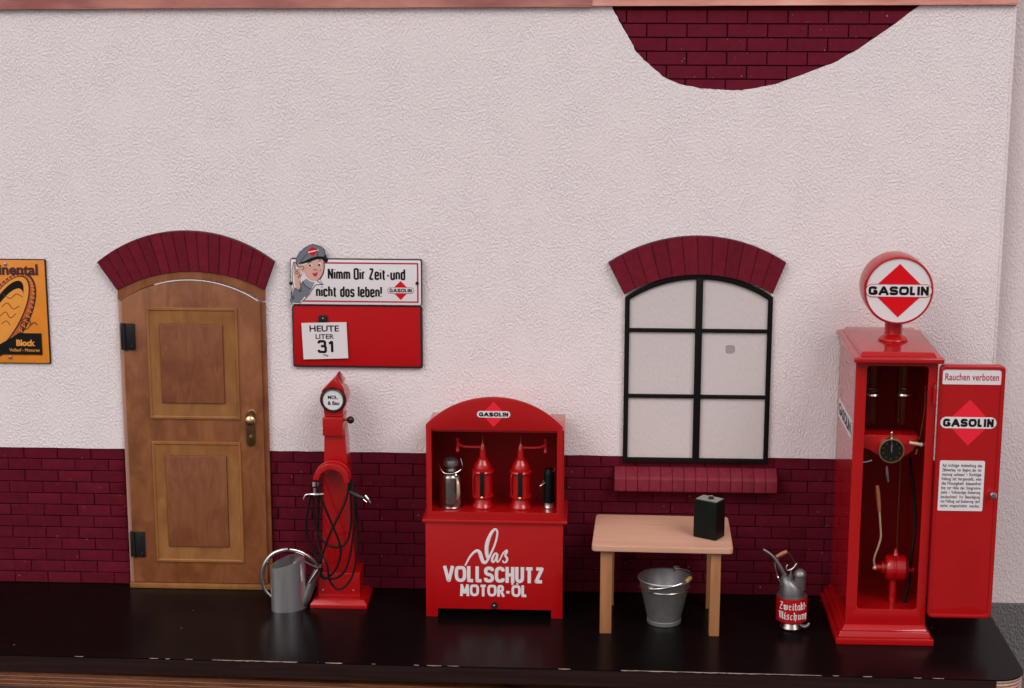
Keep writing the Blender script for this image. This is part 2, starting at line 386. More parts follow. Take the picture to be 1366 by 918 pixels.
# condensed stroke alphabet: x 0..w, z 0..1 (x-height .68)
def corner(pts, r=.12):
    out = [pts[0]]
    for a, b, c in zip(pts, pts[1:], pts[2:]):
        E = []
        for q in (a, c):
            L = math.hypot(q[0]-b[0], q[1]-b[1]) or 1; t = min(.5, r/L); E.append((b[0]+(q[0]-b[0])*t, b[1]+(q[1]-b[1])*t))
        for k in range(5):
            t = k/4; out.append(tuple(E[0][j]*(1-t)**2+2*b[j]*t*(1-t)+E[1][j]*t*t for j in (0, 1)))
    out.append(pts[-1])
    return [p for i, p in enumerate(out) if i == 0 or math.hypot(p[0]-out[i-1][0], p[1]-out[i-1][1]) > 1e-5]
X = .68
G = {'N': (.36, [[(0, 0), (0, 1)], [(0, 1), (.36, 0)], [(.36, 0), (.36, 1)]]),
     'i': (0, [[(0, 0), (0, X)], [(0, .9), (0, .96)]]),
     'm': (.5, [[(0, 0), (0, X)], [(0, X-.06), (.14, X), (.25, X-.1), (.25, 0)], [(.25, X-.1), (.38, X), (.5, X-.1), (.5, 0)]]),
     'n': (.28, [[(0, 0), (0, X)], [(0, X-.08), (.14, X), (.28, X-.1), (.28, 0)]]),
     'D': (.34, [[(0, 0), (0, 1), (.34, 1), (.34, 0), (0, 0)]]),
     'r': (.18, [[(0, 0), (0, X)], [(0, X-.12), (.08, X), (.18, X)]]),
     'Z': (.34, [[(0, 1), (.34, 1)], [(.34, 1), (0, 0)], [(0, 0), (.34, 0)]]),
     'e': (.28, [[(0, .34), (.28, .34), (.28, X), (0, X), (0, 0), (.28, 0), (.28, .14)]]),
     't': (.2, [[(.06, .9), (.06, 0), (.2, 0)], [(-.06, X), (.2, X)]]),
     '-': (.16, [[(0, .36), (.16, .36)]]),
     'u': (.28, [[(0, X), (0, 0), (.28, 0), (.28, X)], [(.28, .1), (.28, 0)]]),
     'd': (.28, [[(.28, 1), (.28, 0), (0, 0), (0, X), (.28, X)]]),
     'c': (.26, [[(.26, .5), (.26, X), (0, X), (0, 0), (.26, 0), (.26, .16)]]),
     'h': (.28, [[(0, 0), (0, 1)], [(0, X-.08), (.14, X), (.28, X-.1), (.28, 0)]]),
     'a': (.28, [[(.28, 0), (.28, X), (0, X), (0, 0), (.28, 0)]]),
     's': (.26, [[(.26, .54), (.26, X), (0, X), (0, .36), (.26, .32), (.26, 0), (0, 0), (0, .14)]]),
     'l': (0, [[(0, 0), (0, 1)]]),
     'b': (.28, [[(0, 1), (0, 0), (.28, 0), (.28, X), (0, X)]]),
     '!': (0, [[(0, .3), (0, 1)], [(0, 0), (0, .05)]]),
     '3': (.4, [[(0, .8), (0, 1), (.38, 1), (.38, .54), (.14, .54)], [(.14, .54), (.42, .54), (.42, 0), (0, 0), (0, .2)]]),
     '1': (.2, [[(0, .8), (.1, .86), (.19, 1), (.2, 0)]])}
def condensed(name, s, material, parent, x0, x1, z0, z1, y, r):
    xs = []; x = 0
    for ch in s:
        if ch == ' ': x += .28; continue
        xs.append((ch, x)); x += G[ch][0]+.23
    tot = x-.23; m = MB()
    for ch, ox in xs:
        for ln in G[ch][1]:
            p = corner(ln) if len(ln) > 2 else ln
            m.tube([(x0+(x1-x0)*(ox+a)/tot, y, z0+(z1-z0)*b) for a, b in p], r, seg=6, flat=.12, smooth=False)
    return m.build(name, material, parent, sharp=80)

HV = {'G': (.9, [[(.86, .76), (.7, 1), (0, 1), (0, 0), (.88, 0), (.88, .44), (.48, .44)]], .34),
      'A': (.98, [[(0, 0), (.44, 1), (.54, 1), (.98, 0)], [(.2, .27), (.78, .27)]], .02),
      'S': (.8, [[(.8, .78), (.76, 1), (0, 1), (0, .54), (.8, .46), (.8, 0), (.02, 0), (0, .24)]], .24),
      'O': (.98, [[(.49, 1), (.98, 1), (.98, 0), (0, 0), (0, 1), (.49, 1), (.52, 1)]], .42),
      'L': (.52, [[(0, 1), (0, 0), (.52, 0)]], .01), 'I': (0, [[(0, 0), (0, 1)]], .1),
      'N': (.72, [[(0, 0), (0, 1)], [(.04, 1), (.68, 0)], [(.72, 0), (.72, 1)]], .1),
      'V': (.86, [[(0, 1), (.39, 0), (.47, 0), (.86, 1)]], .02),
      'C': (.78, [[(.8, .76), (.74, 1), (0, 1), (0, 0), (.76, 0), (.8, .22)]], .34),
      'H': (.66, [[(0, 0), (0, 1)], [(0, .5), (.66, .5)], [(.66, 0), (.66, 1)]], .1),
      'U': (.66, [[(0, 1), (0, 0), (.66, 0), (.66, 1)]], .3),
      'T': (.66, [[(-.06, 1), (.72, 1)], [(.33, 1), (.33, 0)]], .1),
      'Z': (.66, [[(0, 1), (.68, 1), (0, 0), (.7, 0)]], .02),
      'M': (.95, [[(0, 0), (.06, 1)], [(.08, 1), (.47, .15)], [(.47, .15), (.87, 1)], [(.89, 1), (.95, 0)]], .1),
      'R': (.66, [[(0, 0), (0, 1), (.6, 1), (.6, .48), (0, .48)], [(.34, .46), (.68, 0)]], .2),
      '-': (.5, [[(0, .36), (.5, .36)]], .1)}
def heavy(name, s, material, parent, x0, x1, z0, z1, y, r, gap=.62):
    """poster lettering from wide flat strokes; r = half the stroke width in mm"""
    H = z1-z0-2*r; m = MB()
    # horizontal layout: letters scaled so that the word fills x0..x1
    n = len(s); tot = sum(HV[c][0] for c in s); g = 2*r*1.0+gap*r
    k = (x1-x0-2*r-g*(n-1))/tot; x = x0+r
    for c in s:
        wd, ls, cr = HV[c]
        for li, ln in enumerate(ls):
            P = [(x+a*k, z0+r+b*H) for a, b in ln]
            if len(P) > 2: P = corner(P, cr*H)
            P = [Vector(p) for p in P]
            for e, q in ((0, 1), (-1, -2)):
                d = P[e]-P[q]
                if abs(d.y) > abs(d.x)*.9 and ln[e][1] in (0, 1): P[e] = P[e]+d.normalized()*r*min(1.15, d.length/abs(d.y))
            # ribbon with mitred joints
            L_, R_ = [], []
            for i, p in enumerate(P):
                a = (P[i]-P[i-1]).normalized() if i else (P[1]-P[0]).normalized()
                b = (P[i+1]-P[i]).normalized() if i < len(P)-1 else a
                t = (a+b).normalized() if (a+b).length > 1e-4 else a
                nn = Vector((-t.y, t.x)); f = min(1.6, 1/max(.4, nn.dot(Vector((-a.y, a.x)))))
                L_.append(p+nn*r*f); R_.append(p-nn*r*f)
            yy = y-li*.02
            for i in range(len(P)-1):
                q = [(L_[i], yy), (L_[i+1], yy), (R_[i+1], yy), (R_[i], yy)]
                m._f([m._v((v.x, yv-.006*i, v.y)) for v, yv in q])
        x += wd*k+g
    o = m.build(name, material, parent); flip_to(o); return o
def logo(parent, cx, cz, wd, hd, pw, ph, y, dia=None, text_bold=.075, outline=None, name='logo_diamond'):
    """red diamond, white lozenge bar, black word GASOLIN"""
    d = MB().prism([(cx, cz+hd), (cx-wd, cz), (cx, cz-hd), (cx+wd, cz)], y-.25, y-.02).build(name, dia or REDLOGO, parent)
    if outline: MB().prism(rrect(cx-pw-.6, cx+pw+.6, cz-ph-.6, cz+ph+.6, ph*.98+.5, 8), y-.4, y-.05).build('logo_outline', outline, parent)
    MB().prism(rrect(cx-pw, cx+pw, cz-ph, cz+ph, ph*.97, 8), y-.6, y-.06).build('logo_bar', WHITE, parent)
    heavy('lettering', 'GASOLIN', BLACK, parent, cx-pw*.88, cx+pw*.88, cz-ph*.64, cz+ph*.64, y-.75, ph*.20)

# ================================================================== SETTING
def setting(name, mb, m, kind='structure'):
    o = mb.build(name, m); o['kind'] = kind; return o
setting('ground', MB().box(-15000, 15000, -15000, 15000, -870, -850), FLAGS)
pz = at(1345, 804, 25)[1]
hw = empty('house_wall', (0, 30, -850), 'white rough plastered house wall behind the right end of the display', 'wall')
MB().box(-2500, 3500, 30, 200, pz-2, 2600).build('plaster_face', HOUSE, hw)
MB().box(-2500, 3500, 25, 200, -850, pz-2).build('grey_plinth', PLINTH, hw)

# ---- the table board the display stands on
bd = empty('base_board', (0, -130, -24), 'black laminated plywood board with chipped front edge and rounded bare corner', 'board')
XR, YF, TH = 640, -281, 22
FL = (-1010, -260)
def front_y(x): return -262+(x+630)*(-281+262)/(1270-30)
R0 = 36
cor = [(XR-R0+R0*math.sin(math.radians(a)), YF+R0-R0*math.cos(math.radians(a))) for a in range(0, 91, 9)]
outline = [(-1010, 22), (-1010, front_y(-1010)), (XR-R0, YF)] + cor[1:] + [(XR, 22)]
MB().prism_z(outline, -1.6, 0).build('laminate_top', LAMINATE, bd)
core = [(-1008, 20), (-1008, front_y(-1008)+1.2), (XR-R0, YF+1.2)] + [(x-1.0*math.sin(math.radians(a)), y+1.2*math.cos(math.radians(a))) for (x, y), a in list(zip(cor, range(0, 91, 9)))[1:]] + [(XR-1, 20)]
nl = 9
for k in range(nl):
    z1 = -1.65-k*(TH-1.7)/nl; z0 = -1.65-(k+1)*(TH-1.7)/nl+.02
    g = .0 if k % 2 == 0 else .5
    pts = [(x-(g if x > XR-R0 else 0), y) for x, y in core]
    MB().prism_z(pts, z0, z1).build('veneer_layer', PLYLIGHT if k % 2 == 0 else PLYDARK, bd)
e = MB(); a, b = (-1010, front_y(-1010)), (XR-R0-3, front_y(XR-R0-3)); e.prism_z([a, b, (b[0], b[1]+1.1), (a[0], a[1]+1.1)], -TH, -1.65)
e.build('edge_band', LAMEDGE, bd)
# bare chips along the front edge
chips = [(100, 112), (200, 212), (222, 228), (248, 258), (284, 312), (312, 350), (350, 398), (435, 458), (497, 502), (553, 560), (570, 590), (598, 613),
         (745, 761), (828, 858), (858, 905), (905, 960), (960, 1018), (1018, 1050), (1050, 1095), (1110, 1118), (1150, 1162), (1218, 1228), (1243, 1258)]
def edge_pt(px):
    py = 873+px*.0188+max(0, px-700)*.011
    d = RT*(px-683)-UP*(py-459)+fw*F; t = (0-CAM.z)/d.z
    return CAM.x+d.x*t
for (p, q) in chips:
    x0, x1 = edge_pt(p), edge_pt(q); n = max(3, int((x1-x0)/4)); top = []; bot = []
    for i in range(n+1):
        x = x0+(x1-x0)*i/n; end = min(i, n-i)
        h = random.uniform(.12, .65)*(1 if end else .3)*(1.3 if 828 <= p < 1000 or 284 <= p < 400 or p in (745, 435) else .8)
        top.append((x, .12)); bot.append((x, -h))
    m = MB(); yy = front_y((x0+x1)/2)
    f = [m._v((x, front_y(x)-.25, z)) for x, z in top]; g = [m._v((x, front_y(x)-.25, z)) for x, z in bot]
    h = [m._v((x, front_y(x)+random.uniform(.3, .8), .12)) for x, z in top]
    h2 = [m._v((x, front_y(x)+.5, z)) for x, z in bot]
    for i in range(n):
        m._f([g[i], g[i+1], f[i+1], f[i]]); m._f([f[i], f[i+1], h[i+1], h[i]])
    m.build('bare_chip', CHIP, bd)
# ---- lower plywood board under it
lb = empty('lower_board', (-300, -100, -60), 'weathered brown plywood board under the black board at lower left', 'board')
M1 = Matrix.Rotation(math.radians(.95), 4, 'Y')
MB(M1).box(-1015, 560, -258, 10, -54, -34.5).bevel(.8, 2).build('plywood_sheet', OLDPLY, lb)
for k in range(3):
    MB(M1).box(-1014.8, 559.8, -258.35, -257, -40.5-k*5.2, -39.4-k*5.2).build('glue_line', PLYDARK, lb)

# ================================================================== BACKDROP
bk = empty('display_wall', (0, 8, 0), 'white plastered model garage wall with dark red brick base and copper top strip', 'wall')
TOP = 835
DZ = 195.5
patch_px = [(813, 4), (826, 28), (840, 52), (848, 68), (857, 78), (868, 88), (886, 103), (905, 111.5), (935, 118), (965, 120.5), (990, 120.5), (1012, 117), (1035, 112.5), (1065, 101.5), (1110, 85), (1145, 66), (1185, 38.5), (1232, 4)]
patch = [at(px, py, 0) for px, py in patch_px]
ptop = 800
rough_patch = []
for p, q in zip(patch, patch[1:]):
    for k in range(5):
        t = k/5; rough_patch.append((p[0]+(q[0]-p[0])*t+random.uniform(-.55, .55), p[1]+(q[1]-p[1])*t+random.uniform(-.55, .55)))
rough_patch.append(patch[-1])
MB().box(-1010, 640, 4, 22, 0, TOP).build('backing_panel', MORTAR, bk)
pl = [(-1010, DZ)] + [(640-.2, DZ)] + [(640-.2, TOP-4)] + [(patch[-1][0]+8, TOP-4)] + list(reversed(rough_patch)) + [(patch[0][0]-4, TOP-4)] + [(-1010, TOP-4)]
# slight waviness of the lower plaster edge
low = []; x = -1010
while x < 640: low.append((x, DZ+random.uniform(-.35, .35))); x += 17
pl = low + pl[1:]
MB().prism(pl, 0, 4.2).build('plaster_coat', PLASTER, bk)
MB().box(636.8, 640.6, -.9, 22.4, 1, TOP-40).bevel(.8, 2).build('corner_bead', HOUSE, bk)
# bricks
def brick_mesh(w_, h_, d_, seed, material, name='brick'):
    rnd = random.Random(seed); b = 1.0
    m = MB(); nx = 4
    o = [(-w_/2, -h_/2), (w_/2, -h_/2), (w_/2, h_/2), (-w_/2, h_/2)]
    j = lambda k: rnd.uniform(-k, k)
    back = [m._v((x, d_, z)) for x, z in o]; mid = [m._v((x+j(.25), .55, z+j(.25))) for x, z in o]
    fr = [m._v((x*(1-1.1*b/w_)+j(.3), j(.22), z*(1-1.3*b/h_)+j(.2))) for x, z in o]
    m._f(fr)
    for a, c in ((mid, back), (fr, mid)):
        for i in range(4): m._f([a[i], c[i], c[(i+1) % 4], a[(i+1) % 4]])
    return m.mesh(name, material)
BW, BH = 46.6, DZ/12
var = [brick_mesh(BW-1.0, BH-1.1, 3.2, i, BRICK) for i in range(6)]
def put(name, me, loc, parent, rot=0, sc=(1, 1, 1)):
    o = bpy.data.objects.new(name, me); col.objects.link(o); o.parent = parent
    o.location = (Vector(loc)-WORLD[parent.name])*S; o.rotation_euler = (random.uniform(-.008, .008), rot, random.uniform(-.004, .004)); o.scale = sc
    return o
DX0, DX1 = -529, -330                                   # door opening
rest = MB()
for row in range(12):
    zc = BH*(row+.5); off = (BW/2 if row % 2 else 0)+random.uniform(-1.2, 1.2)+5
    k = -24
    while True:
        x0 = off+BW*k; x1 = x0+BW; k += 1
        if x0 > 637: break
        for a, b in ((-1010, DX0), (DX1, 637)):
            c0, c1 = max(x0, a), min(x1, b)
            if c1-c0 < 5: continue
            if c1 > -735 and c0 < 436:
                put('brick', random.choice(var), ((c0+c1)/2, 1.0+random.uniform(-.15, .25), zc), bk, sc=((c1-c0-1.0)/(BW-1.0), 1, 1))
            else:
                rest.box(c0+.7, c1-.7, 1.1, 3.9, zc-BH/2+.7, zc+BH/2-.7)
ro = rest.build('brick_remainder', BRICK, bk); ro['kind'] = 'stuff'
# brick patch at the top
PH, PW = 17.6, 51.5
zt = at(1000, 32, 0)[1]
for row in range(-1, 6):
    z1 = zt-PH*row; z0 = z1-PH; off = at(862, 60, 0)[0]+(PW/2 if row % 2 else 0)+random.uniform(-1, 1)
    for k in range(-3, 12):
        x0 = off+PW*k
        q = clip_poly([(x0+.8, z0+.8), (x0+PW-.8, z0+.8), (x0+PW-.8, z1-.8), (x0+.8, z1-.8)], patch)
        if len(q) < 3: continue
        ar = abs(sum(q[i][0]*q[(i+1) % len(q)][1]-q[(i+1) % len(q)][0]*q[i][1] for i in range(len(q))))/2
        if ar < 25: continue
        m = MB(); y = 1.0+random.uniform(-.2, .3); qi = shrink(q, .9)
        f = [m._v((x+random.uniform(-.15, .15), y, z+random.uniform(-.15, .15))) for x, z in qi]; g = [m._v((x, y+.6, z)) for x, z in q]; h = [m._v((x, 4, z)) for x, z in q]
        m._f(f); n = len(q)
        for a, c in ((f, g), (g, h)):
            for i in range(n): m._f([a[i], c[i], c[(i+1) % n], a[(i+1) % n]])
        m.build('brick', BRICKP, bk)
# copper strip
z_l, z_r = at(0, 11.5, -6)[1], at(1359, 6, -6)[1]
COPPERD = mat('tarnished_copper', (.20, .035, .04), .42, metal=.35, c2=(.80, .36, .29), vscale=3.2, stretch=(.8, 1, 2), bump=.15, bscale=60, bdist=.001, rvar=.08)
xs_ = at(790, 8, -6)[0]
def copper(xa, xb, dy, dz, n, material):
    m = MB()
    for (d0, d1, h0, h1) in ((-5, 24, 2.0, 60), (-6.2, 0, 0, 2.0)):
        P = []
        for i in range(n+1):
            x = xa+(xb-xa)*i/n; t = (x+662)/(640+662); P.append((x, z_l+(z_r-z_l)*t+random.uniform(-.35, .35)+dz))
        d0 += dy
        a = [m._v((x, d0, z+h0)) for x, z in P]; b = [m._v((x, d0, z+h1)) for x, z in P]
        c = [m._v((x, d1, z+h0)) for x, z in P]; d = [m._v((x, d1, z+h1)) for x, z in P]
        for i in range(n):
            m._f([a[i], a[i+1], b[i+1], b[i]]); m._f([b[i], b[i+1], d[i+1], d[i]]); m._f([c[i+1], c[i], a[i], a[i+1]])
        m._f([a[0], b[0], d[0], c[0]]); m._f([a[n], c[n], d[n], b[n]])
    m.build('copper_strip', material, bk, sharp=20)
copper(-1010, xs_, -.5, -.8, 36, COPPERD); copper(xs_+.3, 640.5, 0, 0, 16, COPPER)

# ================================================================== arches
def arch(parent, o3, i3, n, y0, y1, base_y, material=None):
    outer = arc3(*o3, n=n*3); inner = arc3(*i3, n=n*3)
    MB().prism(outer+inner[::-1], y0+1.2, base_y).build('arch_bed', BLACKEDGE, parent)
    for k in range(n):
        O = outer[3*k:3*k+4]; I = inner[3*k:3*k+4]; poly = O+I[::-1]
        cx = sum(p[0] for p in poly)/len(poly); cz = sum(p[1] for p in poly)/len(poly)
        q = []
        ux, uz = (O[0][0]+O[-1][0]-I[0][0]-I[-1][0])/2, (O[0][1]+O[-1][1]-I[0][1]-I[-1][1])/2
        L = math.hypot(ux, uz); ux /= L; uz /= L; vx, vz = uz, -ux
        W2 = max(abs((x-cx)*vx+(z-cz)*vz) for x, z in poly)
        for x, z in poly:
            du, dv = (x-cx)*ux+(z-cz)*uz, (x-cx)*vx+(z-cz)*vz
            q.append((du, dv*(1-.55/W2)))
        m = MB(); d = random.uniform(-.25, .25)
        F1 = [m._v((cx+u*.985*ux+v*(1-.9/W2)*vx, y0+d+random.uniform(-.1, .1), cz+u*.985*uz+v*(1-.9/W2)*vz)) for u, v in q]
        F2 = [m._v((cx+u*ux+v*vx, y0+d+.8, cz+u*uz+v*vz)) for u, v in q]
        F3 = [m._v((cx+u*ux+v*vx, base_y-.4, cz+u*uz+v*vz)) for u, v in q]
        m._f(F1); nn = len(q)
        for a, c in ((F1, F2), (F2, F3)):
            for i in range(nn): m._f([a[i], c[i], c[(i+1) % nn], a[(i+1) % nn]])
        m.build('brick', material or BRICKL, parent)

# ================================================================== DOOR
dr = empty('wooden_door', ((DX0+DX1)/2, 0, 0), 'brown wooden model door with two raised panels under a dark red brick arch', 'door')
Y = -9
ar_ = empty  # (kept for readability)
bed = MB().box(DX0+2, DX1-2, 2, 3.9, 2, 380).build('door_backing', WOODD, dr)
A = lambda px, py, y: at(px, py, y)
# brick arch is a part with its bricks beneath it
ab = MB().prism(arc3(A(129, 350, -8), A(250, 308.5, -8), A(366, 350, -8), 40)+arc3(A(156, 387.5, -8), A(251, 362.5, -8), A(353, 387, -8), 40)[::-1], -6.8, -.05).build('brick_arch', BLACKEDGE, dr)
def arch_bricks(parent, o3, i3, n, y0):
    outer = arc3(*o3, n=n*3); inner = arc3(*i3, n=n*3)
    for k in range(n):
        O = outer[3*k:3*k+4]; I = inner[3*k:3*k+4]; poly = O+I[::-1]
        cx = sum(p[0] for p in poly)/len(poly); cz = sum(p[1] for p in poly)/len(poly)
        ux, uz = (O[0][0]+O[-1][0]-I[0][0]-I[-1][0])/2, (O[0][1]+O[-1][1]-I[0][1]-I[-1][1])/2
        L = math.hypot(ux, uz); ux /= L; uz /= L; vx, vz = uz, -ux
        uv = [((x-cx)*ux+(z-cz)*uz, (x-cx)*vx+(z-cz)*vz) for x, z in poly]
        W2 = max(abs(v) for u, v in uv)
        m = MB(); d = random.uniform(-.25, .25); rr = lambda: random.uniform(-.2, .2)
        q = [(u*.994, v*(1-.3/W2)) for u, v in uv]
        F1 = [m._v((cx+u*.975*ux+v*(1-.9/W2)*vx+rr()*.6, y0+d+rr()*.6, cz+u*.975*uz+v*(1-.9/W2)*vz)) for u, v in q]
        F2 = [m._v((cx+u*ux+v*vx, y0+d+.7, cz+u*uz+v*vz)) for u, v in q]
        F3 = [m._v((cx+u*ux+v*vx, y0+1.7, cz+u*uz+v*vz)) for u, v in q]
        m._f(F1); nn = len(q)
        for a, c in ((F1, F2), (F2, F3)):
            for i in range(nn): m._f([a[i], c[i], c[(i+1) % nn], a[(i+1) % nn]])
        m.build('brick', BRICKL, parent)
arch_bricks(ab, (A(129, 350, -8), A(250, 308.5, -8), A(366, 350, -8)), (A(156, 387.5, -8), A(251, 362.5, -8), A(353, 387, -8)), 16, -8.4)
# frame: jambs and curved head
jt = A(160, 402, -6)[1]
headO = arc3(A(157, 386, -6), A(251, 361, -6), A(353.5, 386, -6), 24); headI = arc3(A(165, 398, -6), A(254, 372, -6), A(350, 401, -6), 24)
m = MB().prism(headO + [A(353.5, 401, -6)] + headI[::-1] + [A(157, 401, -6)], -6.5, -.1); m.build('frame_head', WOODD, dr)
xl0, xl1 = DX0, A(165, 500, -6)[0]-.5
MB().box(DX0, DX0+9.5, -6.2, -.1, 3, jt-.5).bevel(.6).build('frame_jamb', WOODE, dr)
MB().box(DX1-10.5, DX1, -6.2, -.1, 3, jt-.5).bevel(.6).build('frame_jamb', WOODD, dr)
MB().box(DX0+1, DX1+.5, -14, 3, .2, 7.2).bevel(.8).build('threshold', WOODM, dr)
# leaf
lx0, lx1 = DX0+6.3, DX1-6.0
zl = A(180, 399, -10)[1]; zr = A(345, 403, -10)[1]; ztop = A(256, 374.5, -10)[1]
leafarc = arc3((lx1, zr), ((lx0+lx1)/2, ztop), (lx0, zr+1), 24)
leaf = [(lx0, 8.2), (lx1, 8.2)] + leafarc
MB().prism(leaf, -11, -6.6).bevel(.7, 2, 40).build('door_leaf', WOODD, dr)
# pale gap line left by the worn paint along the top of the leaf
go = [(x, z+.25) for x, z in arc3((lx1-2.5, zr+.4), ((lx0+lx1)/2, ztop), (lx0+2, zr+1), 24)][:19]
MB().tube([(x, -10.9, z+.7) for x, z in go], .75, seg=6).build('pale_top_edge', WHITE, dr)
for (ox0, ox1, oz0, oz1, ix0, ix1, iz0, iz1) in (((194+201)/2, 319, 558.5, 411, 214.5, 299, 538, 432), (205.5, 324, 749, 590, 223, 304.5, 729, 607.5)):
    cxm = (ox0+ox1)/2
    x0, z0 = A(ox0, oz0, -11); x1, z1 = A(ox1, oz1, -11)
    x0 = A(ox0, (oz0+oz1)/2, -11)[0]; x1 = A(ox1, (oz0+oz1)/2, -11)[0]
    a0 = A(ix0, (oz0+oz1)/2, -11)[0]; a1 = A(ix1, (oz0+oz1)/2, -11)[0]; b0 = A(260, iz0, -11)[1]; b1 = A(260, iz1, -11)[1]
    O = [(x0, z0), (x1, z0), (x1, z1), (x0, z1)]; I = [(a0, b0), (a1, b0), (a1, b1), (a0, b1)]
    # moulding: outer bead, sloping field
    m = MB(); lv = [(O, -11.0), ([(x0+.8, z0+.8), (x1-.8, z0+.8), (x1-.8, z1-.8), (x0+.8, z1-.8)], -13.0), ([(x0+3.4, z0+3.4), (x1-3.4, z0+3.4), (x1-3.4, z1-3.4), (x0+3.4, z1-3.4)], -13.2),
                    ([(x0+4.6, z0+4.6), (x1-4.6, z0+4.6), (x1-4.6, z1-4.6), (x0+4.6, z1-4.6)], -12.0), (I, -11.35)]
    R = [[m._v((x, y, z)) for x, z in P] for P, y in lv]
    for p, q in zip(R, R[1:]):
        for i in range(4): m._f([p[i], p[(i+1) % 4], q[(i+1) % 4], q[i]])
    m.build('panel_moulding', WOODM, dr, sharp=20)
    m = MB().box(a0+.5, a1-.5, -13.6, -10.8, b0+.5, b1-.5).bevel(.9, 3); m.build('raised_panel', WOODP, dr)
# hinges
for (hx0, hx1, hy0, hy1) in ((162.5, 179, 432, 467), (175.5, 192.5, 710, 743)):
    x0, z0 = A(hx0, hy1, -13); x1, z1 = A(hx1, hy0, -13)
    h = MB().box(x0+5, x1, -13, -10.9, z0, z1).box(x0-1, x0+4.2, -12.4, -5.8, z0, z1).bevel(.3).build('hinge', BLKMETAL, dr)
    MB().cyl(1.7, (x0+4.6, -13.4, 0), z0-.5, z1+.5).build('hinge_pin', BLKMETAL, h)
    for sz in (z0+5, z1-5):
        MB().lathe([(1.5, 0), (1.3, -.5), (.5, -.9)], (x1-4, -13, sz), 'Y', 12).build('screw', BLKMETAL, h)
# knob
kp = MB().prism(rrect(*[A(329, 595, -12)[0], A(341, 595, -12)[0]], A(335, 595, -12)[1], A(335, 549, -12)[1], 5.9, 6), -13, -11).bevel(.5, 2).build('knob_plate', OLDBRASS, dr)
kx, kz = A(333.5, 560.5, -24)
MB().lathe([(3.2, 13.0), (2.6, 6), (3.2, 4), (6.2, 1.8), (7.2, -2), (6.4, -5.5), (3.6, -7.6), (.2, -8)], (kx+1, -24, kz), 'Y', 28).build('door_knob', BRASS, kp)
MB().tube([(kx-4, -13.2, kz+8.5), (kx+1.5, -14, kz+11.5), (kx+7, -13.2, kz+6.5)], .9).build('plate_rim', BRASS, kp)
MB().lathe([(2.6, 0), (2.2, -1.6), (.2, -1.8)], (A(335, 582, -12)[0], -13, A(335, 582, -12)[1]), 'Y', 16).build('keyhole_cover', BRASS, kp)

# ================================================================== WINDOW
wn = empty('arched_window', (247, 0, 180), 'black six-pane arched model window in the white wall', 'window')
wy = -5.2
xL, xR = A(832, 520, wy)[0], A(1027.5, 520, wy)[0]; zB = A(930, 617.5, wy)[1]
o3 = (A(1030, 397, wy), A(929, 366, wy), A(833.5, 397, wy))
i3 = (A(1022.5, 400.5, wy), A(929, 373, wy), A(840.5, 399.5, wy))
outer = [(xL, zB), (xR, zB)] + arc3((xR, o3[0][1]), o3[1], (xL, o3[2][1]), 24)
inner = [(xL+6.4, zB+6), (xR-6.4, zB+6)] + arc3((xR-6.4, i3[0][1]), i3[1], (xL+6.4, i3[2][1]), 24)
MB().ring(outer, inner, wy, -.1).bevel(.5, 2, 40).build('window_frame', BLKFRAME, wn)
vx0, vx1 = A(926, 500, wy)[0], A(935.3, 500, wy)[0]
ztopin = A(930, 372, wy)[1]
MB().box(vx0, vx1, wy-.6, -.2, zB+5.8, ztopin+1).bevel(.6, 2).build('vertical_bar', BLKFRAME, wn)
bars = []
for py in (441.5, 529.5):
    zc = A(930, py, wy)[1]; bars.append(zc)
    for a, b in ((xL+6, vx0-.05), (vx1+.05, xR-6)):
        MB().box(a, b, wy+.4, -.2, zc-2.5, zc+2.5).bevel(.5, 2).build('horizontal_bar', BLKFRAME, wn)
cells = [(zB+5.5, bars[1]-2.1), (bars[1]+2.1, bars[0]-2.1)]
for a, b in ((xL+6, vx0+.3), (vx1-.3, xR-6)):
    for z0, z1 in cells: MB().box(a, b, -1.8, -.15, z0, z1).build('pane', PANEM, wn)
    pts = [(x, z) for x, z in inner[2:] if a < x < b]
    pts.sort()
    arcx = arc3((xR-6.4, i3[0][1]+.4), (i3[1][0], i3[1][1]+.4), (xL+6.4, i3[2][1]+.4), 60)
    seg = [p for p in arcx if a+.2 < p[0] < b-.2]
    MB().prism([(a, bars[0]+2.1), (b, bars[0]+2.1)]+[(b, seg[0][1])]+seg+[(a, seg[-1][1])], -1.8, -.15).build('pane', PANEM, wn)
sx, sz = A(974, 466, -1.8)
MB().prism([(sx+6.8*math.cos(t)*(1+.05*math.sin(3*t+1)-.10*math.cos(4*t)), sz+6.2*math.sin(t)*(1-.10*math.cos(4*t))) for t in [k*math.pi/12 for k in range(24)]], -2.0, -1.75).build('residue_spot', STAIN, wn)
wo3 = (A(811.5, 351, -9), A(925, 315.5, -9), A(1049, 351, -9)); wi3 = (A(832.5, 393, -9), A(928, 367, -9), A(1031, 392.5, -9))
wa = MB().prism(arc3(*wo3, 40)+arc3(*wi3, 40)[::-1], -7.4, -.05).build('brick_arch', BLACKEDGE, wn)
arch_bricks(wa, wo3, wi3, 12, -9)
